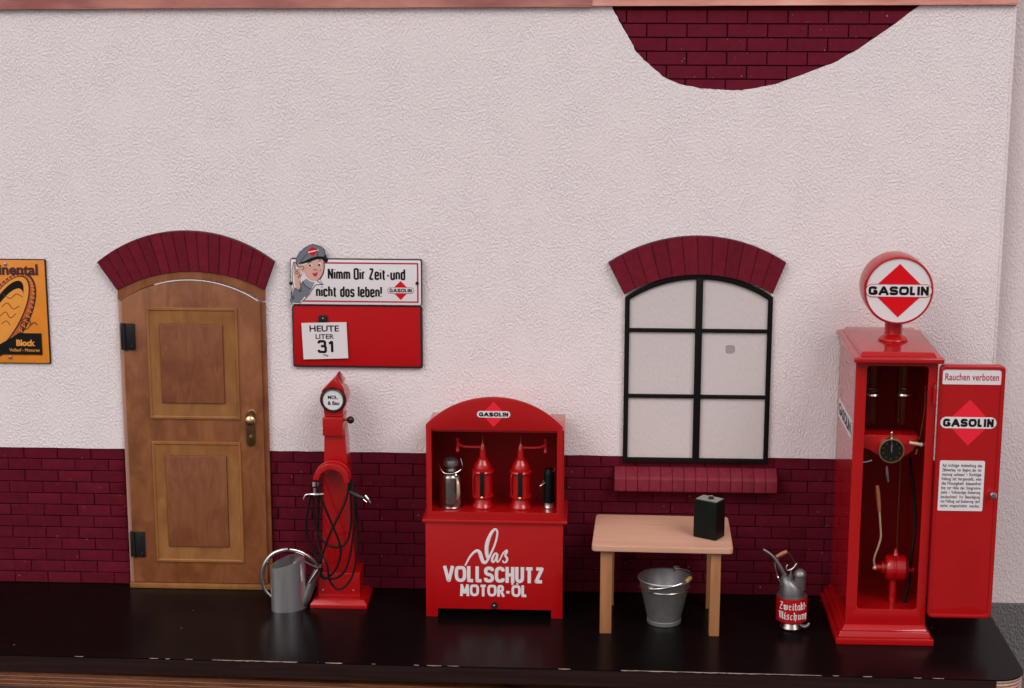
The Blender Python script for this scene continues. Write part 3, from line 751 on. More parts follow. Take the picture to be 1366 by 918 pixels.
# sill
s0, s1 = A(819, 640, -22)[0]+.5, A(1038, 640, -22)[0]-.5
zs0, zs1, zs2 = 151.5, 170.5, 181
sb = MB(); prof = [(.95, zs0), (-18, zs0), (-21, zs0+1.5), (-21, zs1-1), (-19.5, zs1+1), (-2, zs2-.6), (.95, zs2-.6)]
a = [sb._v((s0+1, y, z)) for y, z in prof]; b = [sb._v((s1-1, y, z)) for y, z in prof]
sb._f(a[::-1]); sb._f(b)
for i in range(len(prof)): sb._f([a[i], a[(i+1) % len(prof)], b[(i+1) % len(prof)], b[i]])
sl = sb.build('window_sill', MORTAR, wn)
NB = 14
for k in range(NB):
    x0 = s0+(s1-s0)*k/NB+.25; x1 = s0+(s1-s0)*(k+1)/NB-.25; j = random.uniform(-.3, .3)
    m = MB(); prof = [(0.9, zs0-.8), (-19, zs0-.8), (-22.2+j, zs0+1.6), (-22.4+j, zs1-1.2), (-20+j, zs1+1.6), (-1.6, zs2), (.9, zs2)]
    L0 = [m._v((x0+(0 if k == 0 and i in (3, 4) else 0), y, z)) for i, (y, z) in enumerate(prof)]
    L1 = [m._v((x1-(0 if k == NB-1 and i in (3, 4) else 0), y, z)) for i, (y, z) in enumerate(prof)]
    m._f(L0[::-1]); m._f(L1)
    for i in range(len(prof)): m._f([L0[i], L0[(i+1) % 7], L1[(i+1) % 7], L1[i]])
    m.bevel(1.1, 2, 20).build('brick', BRICKS, sl)

# ================================================================== POSTER
po = empty('tyre_poster', (-690, 0, 380), 'orange enamel advertising plate with a drawn tyre, cut off at the left side', 'sign')
py_ = -4
pc = [A(60.5, 347.5, py_), A(64.5, 484.5, py_)]
px1 = (pc[0][0]+pc[1][0])/2; px0 = px1-112; pz0 = pc[1][1]; pz1 = pc[0][1]
MB().prism(rrect(px0-1.2, px1+1.6, pz0-1.2, pz1+1.2, 1.5), -2.6, -.3).build('plate_rim', BLACKEDGE, po)
MB().prism(rrect(px0, px1, pz0, pz1, 1.5), -4, -2.5).bevel(.35).build('enamel_plate', ORANGE, po)
B = lambda px, py: A(px, py, py_)
xa = B(50.5, 357)[0]; zt0, zt1 = B(30, 366)[1], B(30, 353.5)[1]
letters('lettering', 'Continental', BROWNP, po, xa-96, xa, zt0-1, zt1+1.5, -4.9, bold=.035)
def ell(c, a, b, th, n=48, t0=0, t1=2*math.pi):
    o = []
    for k in range(n+1 if t1-t0 < 6.28 else n):
        t = t0+(t1-t0)*k/n; x, z = a*math.cos(t), b*math.sin(t)
        o.append((c[0]+x*math.cos(th)-z*math.sin(th), c[1]+x*math.sin(th)+z*math.cos(th)))
    return o
ec = B(6, 423); th = math.radians(58)
box_poster = [(px0+1, pz0+1), (px1-1, pz0+1), (px1-1, pz1-1), (px0+1, pz1-1)]
def printed(name, poly, material, y):
    q = clip_poly(poly, box_poster); MB().prism(q, y-.12, y+.05).build(name, material, po)
printed('printed_tyre', ell(ec, 69, 32, th), BROWNP, -4.15)
printed('printed_tread', ell((ec[0]-1, ec[1]), 67, 29.5, th), RUSTP, -4.3)
printed('printed_sidewall', ell((ec[0]-2.5, ec[1]+1), 64, 24.5, th), BROWNP, -4.45)
printed('printed_sidewall', ell((ec[0]-3, ec[1]+1), 62.5, 23, th), ORANGEP, -4.6)
printed('printed_rim', ell((ec[0]-5, ec[1]+1), 57, 17.5, th), BLACK, -4.75)
printed('printed_centre', ell((ec[0]-4, ec[1]-7), 54, 16, th), ORANGEP, -4.9)
m = MB()
for rr_, w_ in ((66.2, 30.9), (65.5, 27)):
    for k in range(54):
        t = 2*math.pi*k/54; p = ell((ec[0]-1.2, ec[1]), rr_, w_-.4, th, 1, t, t+.001)[0]
        if px0+3 < p[0] < px1-2: m.prism(ell(p, 1.5, .8, th+.9, 6), -4.5, -4.28)
m.build('printed_tread_blocks', ORANGEP, po)
m = MB()
for q in ([(4, 392), (14, 398), (22, 392), (30, 396)], [(2, 410), (10, 404), (18, 412), (26, 408)], [(0, 422), (8, 416), (14, 424), (22, 418)], [(2, 432), (9, 428), (14, 434)],
          [(28, 428), (36, 424), (41, 431), (35, 439), (28, 434), (31, 429), (37, 431)], [(40, 434), (46, 430), (50, 433)]):
    m.tube([(*[B(*p)[0]], -5.02, B(*p)[1]) for p in q], .55, seg=5, flat=.1)
m.build('printed_sketch', BROWNP, po)
bx0, bz0 = B(12, 474); bx1, bz1 = B(55.5, 444.5); bz0 = B(40, 473)[1]
MB().prism([(bx0-30, bz0), (bx1, bz0), (bx1, bz1), (bx1-32, bz1), (bx1-40, bz1-6), (bx0-30, bz0+4)], -5.3, -5.1).build('printed_block', BLACK, po)
letters('lettering', 'Block', ORANGEP, po, bx1-35, bx1-9, bz1-18, bz1-9, -5.45, bold=.05)
letters('lettering', 'Vollauf - Motoren', ORANGEP, po, bx1-45, bx1-3.5, bz1-25.5, bz1-21, -5.45, bold=.01)
for q in ((7.5, 352.5), (14, 476.5)):
    x, z = B(*q); MB().lathe([(2.4, 0), (2.2, -.7), (.2, -1.1)], (x, -4.9, z), 'Y', 14).build('screw', STEEL, po)

# ================================================================== ENAMEL SIGN + PRICE BOARD
sg = empty('slogan_sign', (-200, 0, 410), 'white enamel sign with red border, slogan and waving boy, above the red price board', 'sign')
sy = -9
x0, x1 = A(390, 380, sy)[0]-1.5, A(561.5, 380, sy)[0]; z0, z1 = A(480, 406.5, sy)[1], A(480, 347, sy)[1]
MB().prism(rrect(x0-.9, x1+1.1, z0-1.0, z1+.9, 2.2), sy+1.4, -1).build('sign_back', BLACKEDGE, sg)
MB().prism(rrect(x0, x1, z0, z1, 2), sy, sy+1.6).bevel(.3).build('enamel_face', WHITE, sg)
CRIM = mat('crimson_line', (.45, .02, .06), .4)
rc = lambda a, b: rrect(x0+a, x1-a, z0+a, z1-a, b, 3)
MB().ring(rc(3.2, 1), rc(5.2, .8), sy-.2, sy+.1).build('border_line', CRIM, sg)
C = lambda px, py: A(px, py, sy)
l1 = [C(438, 372.5), C(540, 372.5)]; 
condensed('lettering', 'Nimm Dir Zeit-und', BLACK, sg, C(438.5, 372)[0], C(539.5, 372)[0], C(480, 372.2)[1], C(480, 359)[1], sy-.15, 1.3)
condensed('lettering', 'nicht das leben!', BLACK, sg, C(422.8, 395)[0], C(508.5, 395)[0], C(470, 395.3)[1], C(470, 382.5)[1], sy-.15, 1.3)
lc = C(534.5, 387.5)
MB().prism([(lc[0], lc[1]+12.8), (lc[0]-12.6, lc[1]), (lc[0], lc[1]-12.8), (lc[0]+12.6, lc[1])], sy-.35, sy+.1).build('logo_diamond', REDLOGO, sg)
MB().prism(rrect(lc[0]-17.6, lc[0]+17.6, lc[1]-4.2, lc[1]+4.2, 4.1, 6), sy-.5, sy+.1).build('logo_outline', CRIM, sg)
MB().prism(rrect(lc[0]-17, lc[0]+17, lc[1]-3.7, lc[1]+3.7, 3.6, 6), sy-.65, sy+.1).build('logo_bar', WHITE, sg)
heavy('lettering', 'GASOLIN', BLACK, sg, lc[0]-14.8, lc[0]+14.8, lc[1]-2.5, lc[1]+2.5, sy-.8, .62)
for q in ((388, 378), (556.5, 378)):
    x, z = C(*q); MB().lathe([(2.4, 0), (2.1, -.9), (.2, -1.2)], (x, sy-.1, z), 'Y', 14).build('screw', BLKMETAL, sg)
# boy, a printed cut-out that rises over the sign's top edge
def Bz(u, v): return C(380+u/10.2, 320+v/10.2)
def pr(name, pts, material, lay, parent=sg, closed=True):
    return MB().prism([Bz(*p) for p in pts], sy-.15-lay*.13, sy+.3).build(name, material, parent)
boy = pr('boy_cutout', [(70, 850), (85, 760), (95, 680), (118, 640), (100, 560), (95, 420), (110, 330), (150, 300), (148, 262), (190, 180), (260, 110), (330, 70), (380, 55), (440, 72), (500, 92), (540, 130), (556, 200), (590, 275), (580, 300), (545, 310), (540, 400), (525, 470), (480, 545), (530, 610), (420, 620), (350, 720), (290, 800), (215, 862)], BLACKEDGE, 0)
MB().prism([Bz(*p) for p in [(78, 845), (92, 760), (104, 680), (125, 640), (108, 555), (103, 420), (118, 338), (152, 310), (200, 330), (500, 280), (540, 320), (532, 400), (517, 465), (470, 540), (515, 600), (415, 610), (340, 715), (280, 795), (210, 855)]], sy-.29, sy+.3).build('white_ground', WHITE, boy)
pr('jacket', [(80, 845), (100, 720), (130, 655), (190, 680), (215, 600), (245, 560), (290, 530), (340, 565), (405, 580), (365, 670), (330, 720), (352, 730), (290, 795), (270, 770), (205, 855)], GREYCLOTH, 2, boy)
pr('collar', [(245, 565), (290, 528), (345, 566), (405, 580), (360, 665), (300, 640)], mat('light_grey_print', (.24, .25, .30), .5), 3, boy)
pr('face', [(190, 375), (210, 340), (260, 345), (340, 300), (430, 268), (500, 262), (530, 290), (532, 360), (520, 440), (485, 510), (440, 548), (380, 553), (330, 535), (290, 490), (270, 450), (235, 430), (200, 410)], SKIN, 4, boy)
pr('hand', [(135, 500), (115, 440), (120, 400), (118, 330), (138, 325), (145, 400), (190, 405), (215, 440), (250, 460), (225, 490), (210, 560), (215, 640), (190, 670), (150, 655), (140, 600)], SKIN, 4, boy)
pr('cap_crown', [(160, 310), (155, 262), (195, 185), (265, 118), (330, 78), (380, 63), (440, 80), (500, 100), (532, 135), (545, 200), (520, 240), (440, 240), (350, 265), (270, 310), (200, 335)], GREYCLOTH, 5, boy)
pr('cap_peak', [(150, 300), (185, 345), (195, 375), (175, 360), (150, 320)], BLACK, 6, boy)
pr('cap_peak', [(195, 318), (270, 290), (350, 248), (440, 222), (520, 226), (548, 250), (582, 270), (578, 292), (545, 304), (530, 262), (470, 252), (400, 262), (320, 298), (240, 325)], BLACK, 7, boy)
pr('cap_badge', [(375, 88), (450, 150), (385, 222), (300, 162)], REDLOGO, 6, boy)
pr('cap_badge_bar', [(318, 160), (460, 132), (466, 142), (322, 178)], WHITE, 7, boy)
pr('mouth', [(372, 450), (410, 455), (452, 432), (440, 480), (415, 502), (392, 485)], CRIM, 6, boy)
for e_ in ([(322, 350), (335, 322), (358, 318), (378, 352), (350, 364)], [(450, 340), (465, 312), (488, 310), (502, 342), (475, 356)]):
    pr('eye', e_, WHITE, 6, boy)
for cx_, cy_ in ((345, 346), (468, 340)): pr('pupil', [(cx_+15*math.cos(t), cy_+15*math.sin(t)) for t in [k*math.pi/5 for k in range(10)]], BLACK, 7, boy)
m = MB()
for q in ([(318, 325), (340, 300), (365, 305)], [(462, 290), (480, 268), (496, 280)], [(395, 395), (415, 410), (440, 400)], [(480, 425), (490, 405)], [(200, 370), (240, 350), (262, 385), (240, 405)], [(240, 560), (290, 630), (360, 668)], [(215, 600), (218, 700), (190, 680), (130, 650)],
          [(100, 810), (95, 760)], [(120, 800), (112, 750)], [(440, 555), (480, 580), (515, 610)], [(140, 330), (145, 400), (190, 400)], [(135, 440), (185, 420)], [(145, 465), (200, 440)], [(185, 520), (200, 470), (215, 500)], [(200, 330), (250, 250), (300, 190)], [(410, 110), (450, 180), (440, 225)], [(530, 300), (533, 400), (490, 505), (440, 550)], [(215, 600), (205, 560)]):
    m.tube([(Bz(*p)[0], sy-1.18, Bz(*p)[1]) for p in q], .35, seg=5, flat=.1)
m.build('ink_lines', BLACK, boy)

pb = empty('price_board', (-200, 0, 350), 'red black-rimmed price board under the slogan sign', 'board')
yb = -6
x0, x1 = A(391, 450, yb)[0]-.5, A(563, 450, yb)[0]; z0, z1 = A(480, 490, yb)[1], A(480, 408.5, yb)[1]
MB().prism(rrect(x0-.4, x1+.6, z0-.8, z1, 3), yb+.8, -.6).bevel(.4).build('black_rim', BLACKEDGE, pb)
REDB = mat('red_board_paint', (.42, .0012, .0035), .55, spec=.2, vary=.04, vscale=20)
MB().prism(rrect(x0+1.6, x1-2.4, z0+1.8, z1-.4, 2.4), yb, yb+1).bevel(.3).build('red_face', REDB, pb)
cx, cz = A(431, 426, yb)
MB().prism(rrect(cx-6, cx+6, cz-7, cz+6.2, 3, 4), yb-2.4, yb+.1).bevel(.6).build('clip', BLKMETAL, pb)
MB().lathe([(1.4, 0), (1.1, -.5), (.2, -.7)], (cx+.2, yb-2.4, cz+1.4), 'Y', 12).build('rivet', STEEL, pb)
pcard = empty('price_card', (-225, -9, 350), 'white card reading HEUTE LITER 31 hanging from a black clip on the red board', 'card')
yc = -9
q = [A(402, 431, yc), A(462, 430, yc), A(464.5, 478, yc), A(405, 479.5, yc)]
MB().prism(q, yc, yc+.7).build('card_sheet', WHITE, pcard)
tl = .012
def ct(s, ax0, ax1, ay0, ay1, bold, sp=1.0):
    a = A(ax0, ay1, yc); b = A(ax1, ay0, yc); letters('lettering', s, BLACK, pcard, a[0], b[0], a[1], b[1], yc-.15, bold=bold, tilt=tl, space=sp)
ct('HEUTE', 413, 452, 434.5, 442.3, .022); ct('LITER', 421, 445.5, 446, 452, .02); a = A(425.5, 469.5, yc); b = A(443, 455.5, yc); condensed('lettering', '31', BLACK, pcard, a[0], b[0], a[1], b[1], yc-.15, 1.75); ct('Pfg.', 431.5, 438.5, 472.8, 475.8, .01)

# ================================================================== OIL CABINET
cb = empty('oil_cabinet', (-18, -55, 0), 'red arched oil cabinet with open top bay and white VOLLSCHUTZ MOTOR-ÖL lettering', 'cabinet')
cx0, cx1, fy, by = -108.5, 72.0, -102.5, -12
m = MB().prism([(cx0, 0), (cx0+15.5, 0), (cx0+15.5, 11.5), (cx1-15, 11.5), (cx1-15, 0), (cx1, 0), (cx1, 130), (cx0, 130)], fy, fy+4).bevel(.6); m.build('front_panel', RED, cb)
for a, b in ((cx0+.3, cx0+4), (cx1-4, cx1-.3)):
    m = MB().box(a, b, fy+4.1, by, 11.5, 130); m.box(a, b, by-13, by-.1, 0, 11.3); m.bevel(.4).build('side_panel', RED, cb)
MB().box(cx0+4.1, cx1-4.1, by-3, by, 9, 129).build('back_panel', RED, cb)
MB().box(cx0+4.1, cx1-4.1, fy+4.1, by-3.1, 11.5, 15).build('floor_panel', RED, cb)
MB().box(cx0-4.2, cx1+5.2, fy-3.2, by+2, 131.0, 134.9).bevel(1.2, 3).build('ledge', RED, cb)
uy = fy+1.5; sh = 260.5
ux0, ux1 = cx0+1.5, cx1-1.5
arcp = arc3((ux1, sh+1), ((ux0+ux1)/2, 300), (ux0, sh+2), 28)
n_ = len(arcp)
# front board with opening: outline pairs
ox0, ox1, oz0, oz1 = ux0+7.2, ux1-7.2, 145, 255.5
outer = [(ux0, 135), (ux1, 135)]+arcp; inner = []
for i, (x, z) in enumerate(outer):
    if i == 0: inner.append((ox0, oz0))
    elif i == 1: inner.append((ox1, oz0))
    else:
        t = (i-2)/(len(arcp)-1); inner.append((ox1+(ox0-ox1)*t, oz1))
m = MB(); m.ring(outer, inner, uy, uy+3.5); m.bevel(.5, 2, 40); m.build('arched_front', RED, cb)
bx0_, bx1_ = ux0+.8, ux1+2.2; bt = 255.2
MB().box(bx0_, bx0_+3.5, uy+3.6, by, 135, bt-3).build('side_panel', RED, cb)
MB().box(bx1_-3.5, bx1_, uy+3.6, by, 135, bt-3).build('side_panel', RED, cb)
MB().box(bx0_, bx1_, uy+3.6, by, bt-2.9, bt+.4).bevel(.3).build('roof_panel', RED, cb)
MB().box(bx0_+3.6, bx1_-3.6, by-3, by-.2, 140, bt-3).build('inner_back', SHADERED, cb)
MB().box(bx0_+3.6, bx1_-3.6, uy+3.6, by-3.1, 139.9, 142.4).build('inner_floor', RED, cb)
lx, lz = A(658.5, 552.8, uy)
BRED = mat('bright_red_decal', (.80, .012, .030), .4)
logo(cb, lx, lz, 15.5, 17, 21.5, 4.3, uy-.1, dia=BRED, text_bold=.05)
D_ = lambda px, py: A(px, py, fy)
def Dz(u, v): return D_(600+u/6.12, 680+v/6.12)
das = [([(125, 457), (142, 425), (165, 385), (195, 350), (225, 335), (245, 352), (258, 390), (272, 425), (290, 432), (310, 410), (335, 360), (362, 300), (382, 235), (388, 180), (372, 160), (348, 178), (322, 225), (303, 285), (300, 340), (306, 385), (312, 400)],
        [.9, 1.1, 1.3, 1.6, 2.0, 2.4, 2.5, 2.4, 2.0, 1.6, 1.4, 1.3, 1.3, 1.3, 1.4, 1.9, 2.4, 2.7, 2.6, 2.2, 1.2]),
       ([(388, 360), (370, 358), (352, 385), (345, 415), (356, 428), (374, 405), (390, 362), (384, 400), (388, 426), (404, 418)], [1.1, 1.2, 1.5, 1.6, 1.4, 1.2, 1.4, 1.5, 1.3, .9]),
       ([(404, 418), (420, 385), (436, 355), (464, 332), (466, 345), (452, 372), (468, 398), (462, 425), (440, 430), (432, 415)], [.9, .9, 1.0, 1.1, 1.4, 1.6, 1.7, 1.5, 1.2, .9])]
strokes('script_lettering', [([Dz(*p) for p in P], R) for P, R in das], WHITE, cb, fy-.15, 1)
a = D_(591.5, 776); b = D_(725, 757.5); heavy('lettering', 'VOLLSCHUTZ', WHITE, cb, a[0], b[0], a[1], b[1]+.5, fy-.3, 2.25, .4)
a = D_(613.8, 795); b = D_(703.8, 781); heavy('lettering', 'MOTOR-OL', WHITE, cb, a[0], b[0], a[1], b[1], fy-.3, 1.75, .4)
a = D_(683.5, 779.0); b = D_(690, 779.0)
MB().box(a[0]-1.3, a[0]+1.3, fy-.3, fy+.1, a[1]-1.2, a[1]+1.2).box(b[0]-1.3, b[0]+1.3, fy-.3, fy+.1, a[1]-1.2, a[1]+1.2).build('lettering', WHITE, cb)
x, z = D_(659.5, 807.5)
MB().prism(ell((x, z), 4.2, 5.2, 0, 16), fy-1.6, fy+.1).build('lock_plate', BLKMETAL, cb)
MB().lathe([(1.6, 0), (1.6, -2.4), (.3, -2.9)], (x, fy-1.5, z+.5), 'Y', 12).build('lock_button', STEEL, cb)

FZ = 142.5
def oil_pump(cxp, direction, label):
    y = -68; o = empty('oil_pump', (cxp, y, FZ), label, 'hand pump', 'red hand oil pumps in the cabinet')
    MB().lathe([(14, 0), (14.5, 1.5), (13.5, 4), (11.5, 7), (10.8, 13)], (cxp, y, FZ), 'Z', 32).build('foot', RED, o)
    MB().lathe([(10.9, 0), (13.8, 1), (14.8, 2.6), (14.8, 4.4), (12.9, 5.6), (12.9, 33), (14.6, 34), (15.2, 36), (14.4, 38), (12, 39.5)], (cxp, y, FZ+13), 'Z', 32).build('barrel', RED, o)
    MB().lathe([(12, 0), (11.7, 4), (9.8, 8.5), (7, 11.8), (6.8, 13.5), (4.9, 15)], (cxp, y, FZ+52.6), 'Z', 32).build('dome', RED, o)
    MB().lathe([(4.9, 0), (4.2, 10), (3.2, 16), (1.5, 18.5), (1.1, 21), (.8, 29)], (cxp, y, FZ+67.7), 'Z', 20).build('spindle', RED, o)
    m = MB().tube([(cxp-direction*2, y, FZ+82), (cxp+direction*14, y, FZ+81.5), (cxp+direction*26, y, FZ+82.5), (cxp+direction*33, y, FZ+86)], [2.1, 2.0, 2.1, 3.2], 10)
    ca = m.build('crank_arm', RED, o)
    MB().lathe([(2.6, -10), (3.5, -8), (2.4, -5), (2.4, 5), (3.5, 8), (2.6, 10)], (cxp+direction*33, y, FZ+84.5), 'Z', 16).build('crank_grip', RED, ca)
    gl = MB().box(cxp-2.9, cxp+2.9, y-15.2, y-12.4, FZ+18, FZ+51).bevel(.8).build('sight_slot', BLACK, o)
    MB().lathe([(1.9, 0), (1.9, -2), (.4, -3)], (cxp-.3, y-14.6, FZ+16.5), 'Y', 12).build('drain_tap', BRASS, gl)
    MB().tube([(cxp-11, y-9, FZ+48), (cxp-12.5, y-10, FZ+40), (cxp-12, y-8.5, FZ+20)], .7, 8).build('wire', RED, o)
    return o
pxl = A(644, 640, -68)[0]; pxr = A(694.5, 640, -68)[0]
oil_pump(pxl, -1, 'red hand oil pump in cabinet, crank arm pointing left beside the steel can')
oil_pump(pxr, 1, 'red hand oil pump in cabinet, crank arm pointing right beside the dark green can')
# steel can left
xc = A(601.5, 660, -66)[0]; yc_ = -66
o = empty('steel_oil_can', (xc, yc_, FZ), 'shiny steel oil can with domed lid and wire bail, left inside the cabinet', 'can')
MB().lathe([(16.4, 0), (17.1, .8), (16.2, 2), (16.0, 41), (15.5, 43), (11, 47.5), (7.4, 49)], (xc, yc_, FZ), 'Z', 36).build('body', REFLSTEEL, o)
MB().lathe([(7.4, 0), (6.4, 3), (7.6, 5), (10.2, 7), (10.4, 10), (9.2, 14), (6, 16.5), (.3, 17.4)], (xc, yc_, FZ+49), 'Z', 28).build('lid', TIN, o)
MB().tube([(xc-15, yc_-4, FZ+58), (xc-12, yc_-11, FZ+53), (xc-6, yc_-15, FZ+48.5), (xc+6, yc_-15, FZ+49), (xc+14, yc_-10, FZ+52.5), (xc+16, yc_-4, FZ+55), (xc+13, yc_+3, FZ+64)], .8, 8).build('wire_bail', STEEL, o)
MB().tube([(xc+9, yc_-14, FZ+42), (xc+11, yc_-19, FZ+36), (xc+11.5, yc_-20, FZ+22), (xc+10, yc_-15, FZ+13)], [1.2, 2.2, 2.4, 1.3], 12).build('handle', CREAM, o)
MB().lathe([(2, 0), (2.4, 2), (1, 4)], (xc+8, yc_-13.5, FZ+44), 'Z', 12).build('catch', STEEL, o)
# dark can right
xc = A(732.5, 660, -66)[0]
o = empty('green_grease_can', (xc, -66, FZ), 'slim dark green can with steel foot and small spout, right inside the cabinet', 'can')
MB().lathe([(7.6, 0), (8, .8), (7.4, 1.8), (7.2, 7)], (xc, -66, FZ), 'Z', 28).build('steel_foot', STEEL, o)
MB().lathe([(7.3, 0), (7.3, 34), (6.8, 36), (7.4, 37), (7, 42), (4, 46), (.4, 47)], (xc, -66, FZ+7), 'Z', 28).build('body', GREENCAN, o)
MB().tube([(xc+3, -68, FZ+47), (xc+6, -70, FZ+51), (xc+8.5, -73, FZ+57)], [1.2, 1, .7], 8).build('spout', STEEL, o)
MB().tube([(xc-6, -68, FZ+38), (xc-10.5, -70, FZ+31), (xc-11.5, -71, FZ+22), (xc-8, -69, FZ+10)], .9, 8).build('handle', BLKMETAL, o)
MB().tube([(xc-12, -72, FZ+30.5), (xc-9, -71, FZ+32), (xc-5, -70, FZ+35)], [1.3, .9, .7], 8).build('lever', BRASS, o)

# ================================================================== SMALL FUEL PUMP
sp = empty('slim_fuel_pump', (-228, -45, 0), 'slim red fuel pump with round white dial and black hoses between door and cabinet', 'fuel pump')
m = MB(); m.frustum((-267, -190, -80, -13), 0, (-267, -190, -80, -13), 4.5); m.bevel(.5, 2)
m2 = MB(); m2.frustum((-266.5, -190.5, -79.5, -13.5), 4.5, (-263, -194, -76, -15), 9.5)
for v in m2.bm.verts: pass
m = MB().frustum((-266.8, -190.2, -80, -13), 0, (-266.8, -190.2, -80, -13), 5).frustum((-266.8, -190.2, -80, -13), 5.02, (-262, -195, -75, -16), 11).bevel(.5, 2); m.build('base_plate', RED, sp)
pl_ = MB().box(-258, -201, -66, -22, 11.1, 45.5).bevel(1.2, 3).build('plinth', RED, sp)
for x in (-251, -210): MB().lathe([(1.3, 0), (1.1, -.6), (.2, -.9)], (x, -66, 21), 'Y', 12).build('screw', STEEL, pl_)
MB().frustum((-252.5, -206.5, -64.5, -24), 45.6, (-245, -218.5, -63, -28), 246).bevel(1.2, 3).build('column', RED, sp)
MB().box(-246.8, -219.6, -68.5, -26, 236, 261).bevel(1.2, 2).build('gearbox', RED, sp)
hx, hz = -232.8, 284
# head: round case with pointed hood
pts = []
for k in range(19):
    a = math.radians(-62-180*1.32/18*k)  # clockwise from lower right over left side
prof = [(-244.5, 261.2), (-221, 261.2), (-220, 266)]
for k in range(0, 13): a = math.radians(-42+k*8.2); prof.append((hx+17.8*math.cos(a), hz+17.8*math.sin(a)))
prof += [(hx+12, hz+20), (hx+4.8, 313.5), (hx+2.6, 313.8)]
for k in range(0, 13): a = math.radians(124+k*8.2); prof.append((hx+17.8*math.cos(a), hz+17.8*math.sin(a)))
prof += [(-245.5, 266)]
MB().prism(prof, -62, -24).bevel(1.6, 3, 32).build('dial_case', RED, sp)
hood = [(hx-15.5, hz+10.5), (hx-13.4, hz+14.5), (hx+2.2, 314.6), (hx+4.6, 314.6), (hx+15.5, hz+15), (hx+15.8, hz+9.5), (hx+10, hz+15), (hx, hz+17.8), (hx-9, hz+15.2)]
MB().prism(hood, -67, -58).bevel(.8, 2, 30).build('hood', RED, sp)
dl = MB().lathe([(16.2, 0), (16.6, -3.2), (14.6, -4.8), (13.6, -3.2), (13.6, -1)], (hx, -62, hz), 'Y', 40).build('dial_rim', BLKMETAL, sp)
MB().lathe([(13.4, 0), (13.2, -2.2)], (hx, -62.6, hz), 'Y', 40).build('dial_glass', WHITE, dl)
letters('lettering', 'MOL.', BLACK, dl, hx-6.5, hx+7, hz+1.5, hz+6.5, -65, bold=.03)
letters('lettering', '& Bau', BLACK, dl, hx-7, hx+8.5, hz-6.5, hz-1.2, -65, bold=.03)
for x in (-244.5, -222.5):
    for z in (239.5, 257.5): MB().lathe([(1.2, 0), (1, -.6), (.2, -.8)], (x, -68.5, z), 'Y', 10).build('bolt', RED, sp)
kb = MB().cyl(2, (0, -52, 254.5), -219.8, -214, 'X', 14).build('knob_stem', RED, sp)
MB().ball((-211.5, -53, 254.5), 5, seg=18).build('knob', BLKMETAL, kb)
# saddle (double rim half ring) that carries the hoses
sc_ = (-233.5, 180)
def half(r0_, r1_, y0, y1, nm):
    O = [(sc_[0]+r1_*math.cos(math.radians(t)), sc_[1]+r1_*math.sin(math.radians(t))*.98) for t in range(-4, 185, 9)]
    I = [(sc_[0]+r0_*math.cos(math.radians(t)), sc_[1]+r0_*math.sin(math.radians(t))*.98) for t in range(-4, 185, 9)]
    MB().prism(O+I[::-1], y0, y1).bevel(.8, 2, 30).build(nm, RED, sp)
half(16.5, 24.5, -90, -88, 'saddle_rim'); half(16.5, 24.5, -74, -72, 'saddle_rim'); half(17, 20, -87.9, -74.1, 'saddle_bed')
MB().box(-240, -227, -71.4, -60, 184, 196).build('saddle_bracket', RED, sp)
def hose(pts, r=1.55, nm='hose'):
    return MB().tube([(A(px, py, y)[0], y, A(px, py, y)[1]) for px, py, y in pts], r, 10).build(nm, RUBBER, sp)
hose([(420, 640, -82), (418, 665, -84), (419, 690, -86), (425, 712, -88), (437, 727, -90), (452, 730, -90), (463, 722, -88), (468, 700, -86), (468, 670, -84), (466, 640, -82)])
hose([(466, 640, -80), (462, 665, -84), (452, 688, -88), (440, 712, -90), (432, 735, -91), (427, 752, -92), (430, 768, -92), (445, 772, -92), (458, 764, -92), (466, 745, -91), (470, 720, -89), (473, 690, -87), (472, 660, -84), (468, 640, -80)])
hose([(421, 640, -80), (430, 668, -88), (443, 700, -90), (452, 722, -91), (454, 742, -92), (446, 762, -92), (434, 772, -91), (428, 768, -90), (430, 758, -90)])
hose([(424, 640, -78), (425, 680, -80), (424, 715, -83), (427, 735, -88), (436, 752, -93), (439, 772, -94), (448, 785, -94), (458, 784, -94), (470, 768, -92), (476, 735, -88), (477, 700, -84), (474, 665, -82), (467, 640, -78)])
hose([(415, 660, -86), (409, 690, -86), (410, 715, -86), (420, 740, -88), (430, 756, -90)])
# nozzles
def tap(nm, pts_list, mat_, par):
    m = MB()
    for pts, r in pts_list: m.tube([(A(px, py, y)[0], y, A(px, py, y)[1]) for px, py, y in pts], r, 10)
    return m.build(nm, mat_, par)
tap('nozzle', [([(420, 651, -90), (419.5, 659, -91)], 1.6), ([(405, 666, -92), (408, 660.5, -92), (414, 659.5, -92), (420, 659.8, -92), (427, 659.5, -92), (432, 659, -92)], [1.3, 1.4, 1.3, 2.6, 1.4, 1.1])], STEEL, sp)
tap('hose_coupling', [([(419, 643, -89), (419, 649, -90)], 2.6), ([(424, 643, -86), (424, 648, -86)], 1.6)], STEEL, sp)
tap('nozzle', [([(487, 661, -84), (491, 666, -85), (494, 671, -85)], [1.2, 1.6, 1.3]), ([(489, 670, -85), (484, 666, -85)], 1.0)], STEEL, sp)
tap('nozzle_grip', [([(466, 655, -82), (475, 661, -84), (485, 665, -85)], [2.6, 3.2, 2.4])], BLKMETAL, sp)
tap('nozzle_tip', [([(432, 745, -93), (432, 749, -93)], 1.4), ([(428, 753, -93), (427.5, 757, -93)], 1.8)], STEEL, sp)

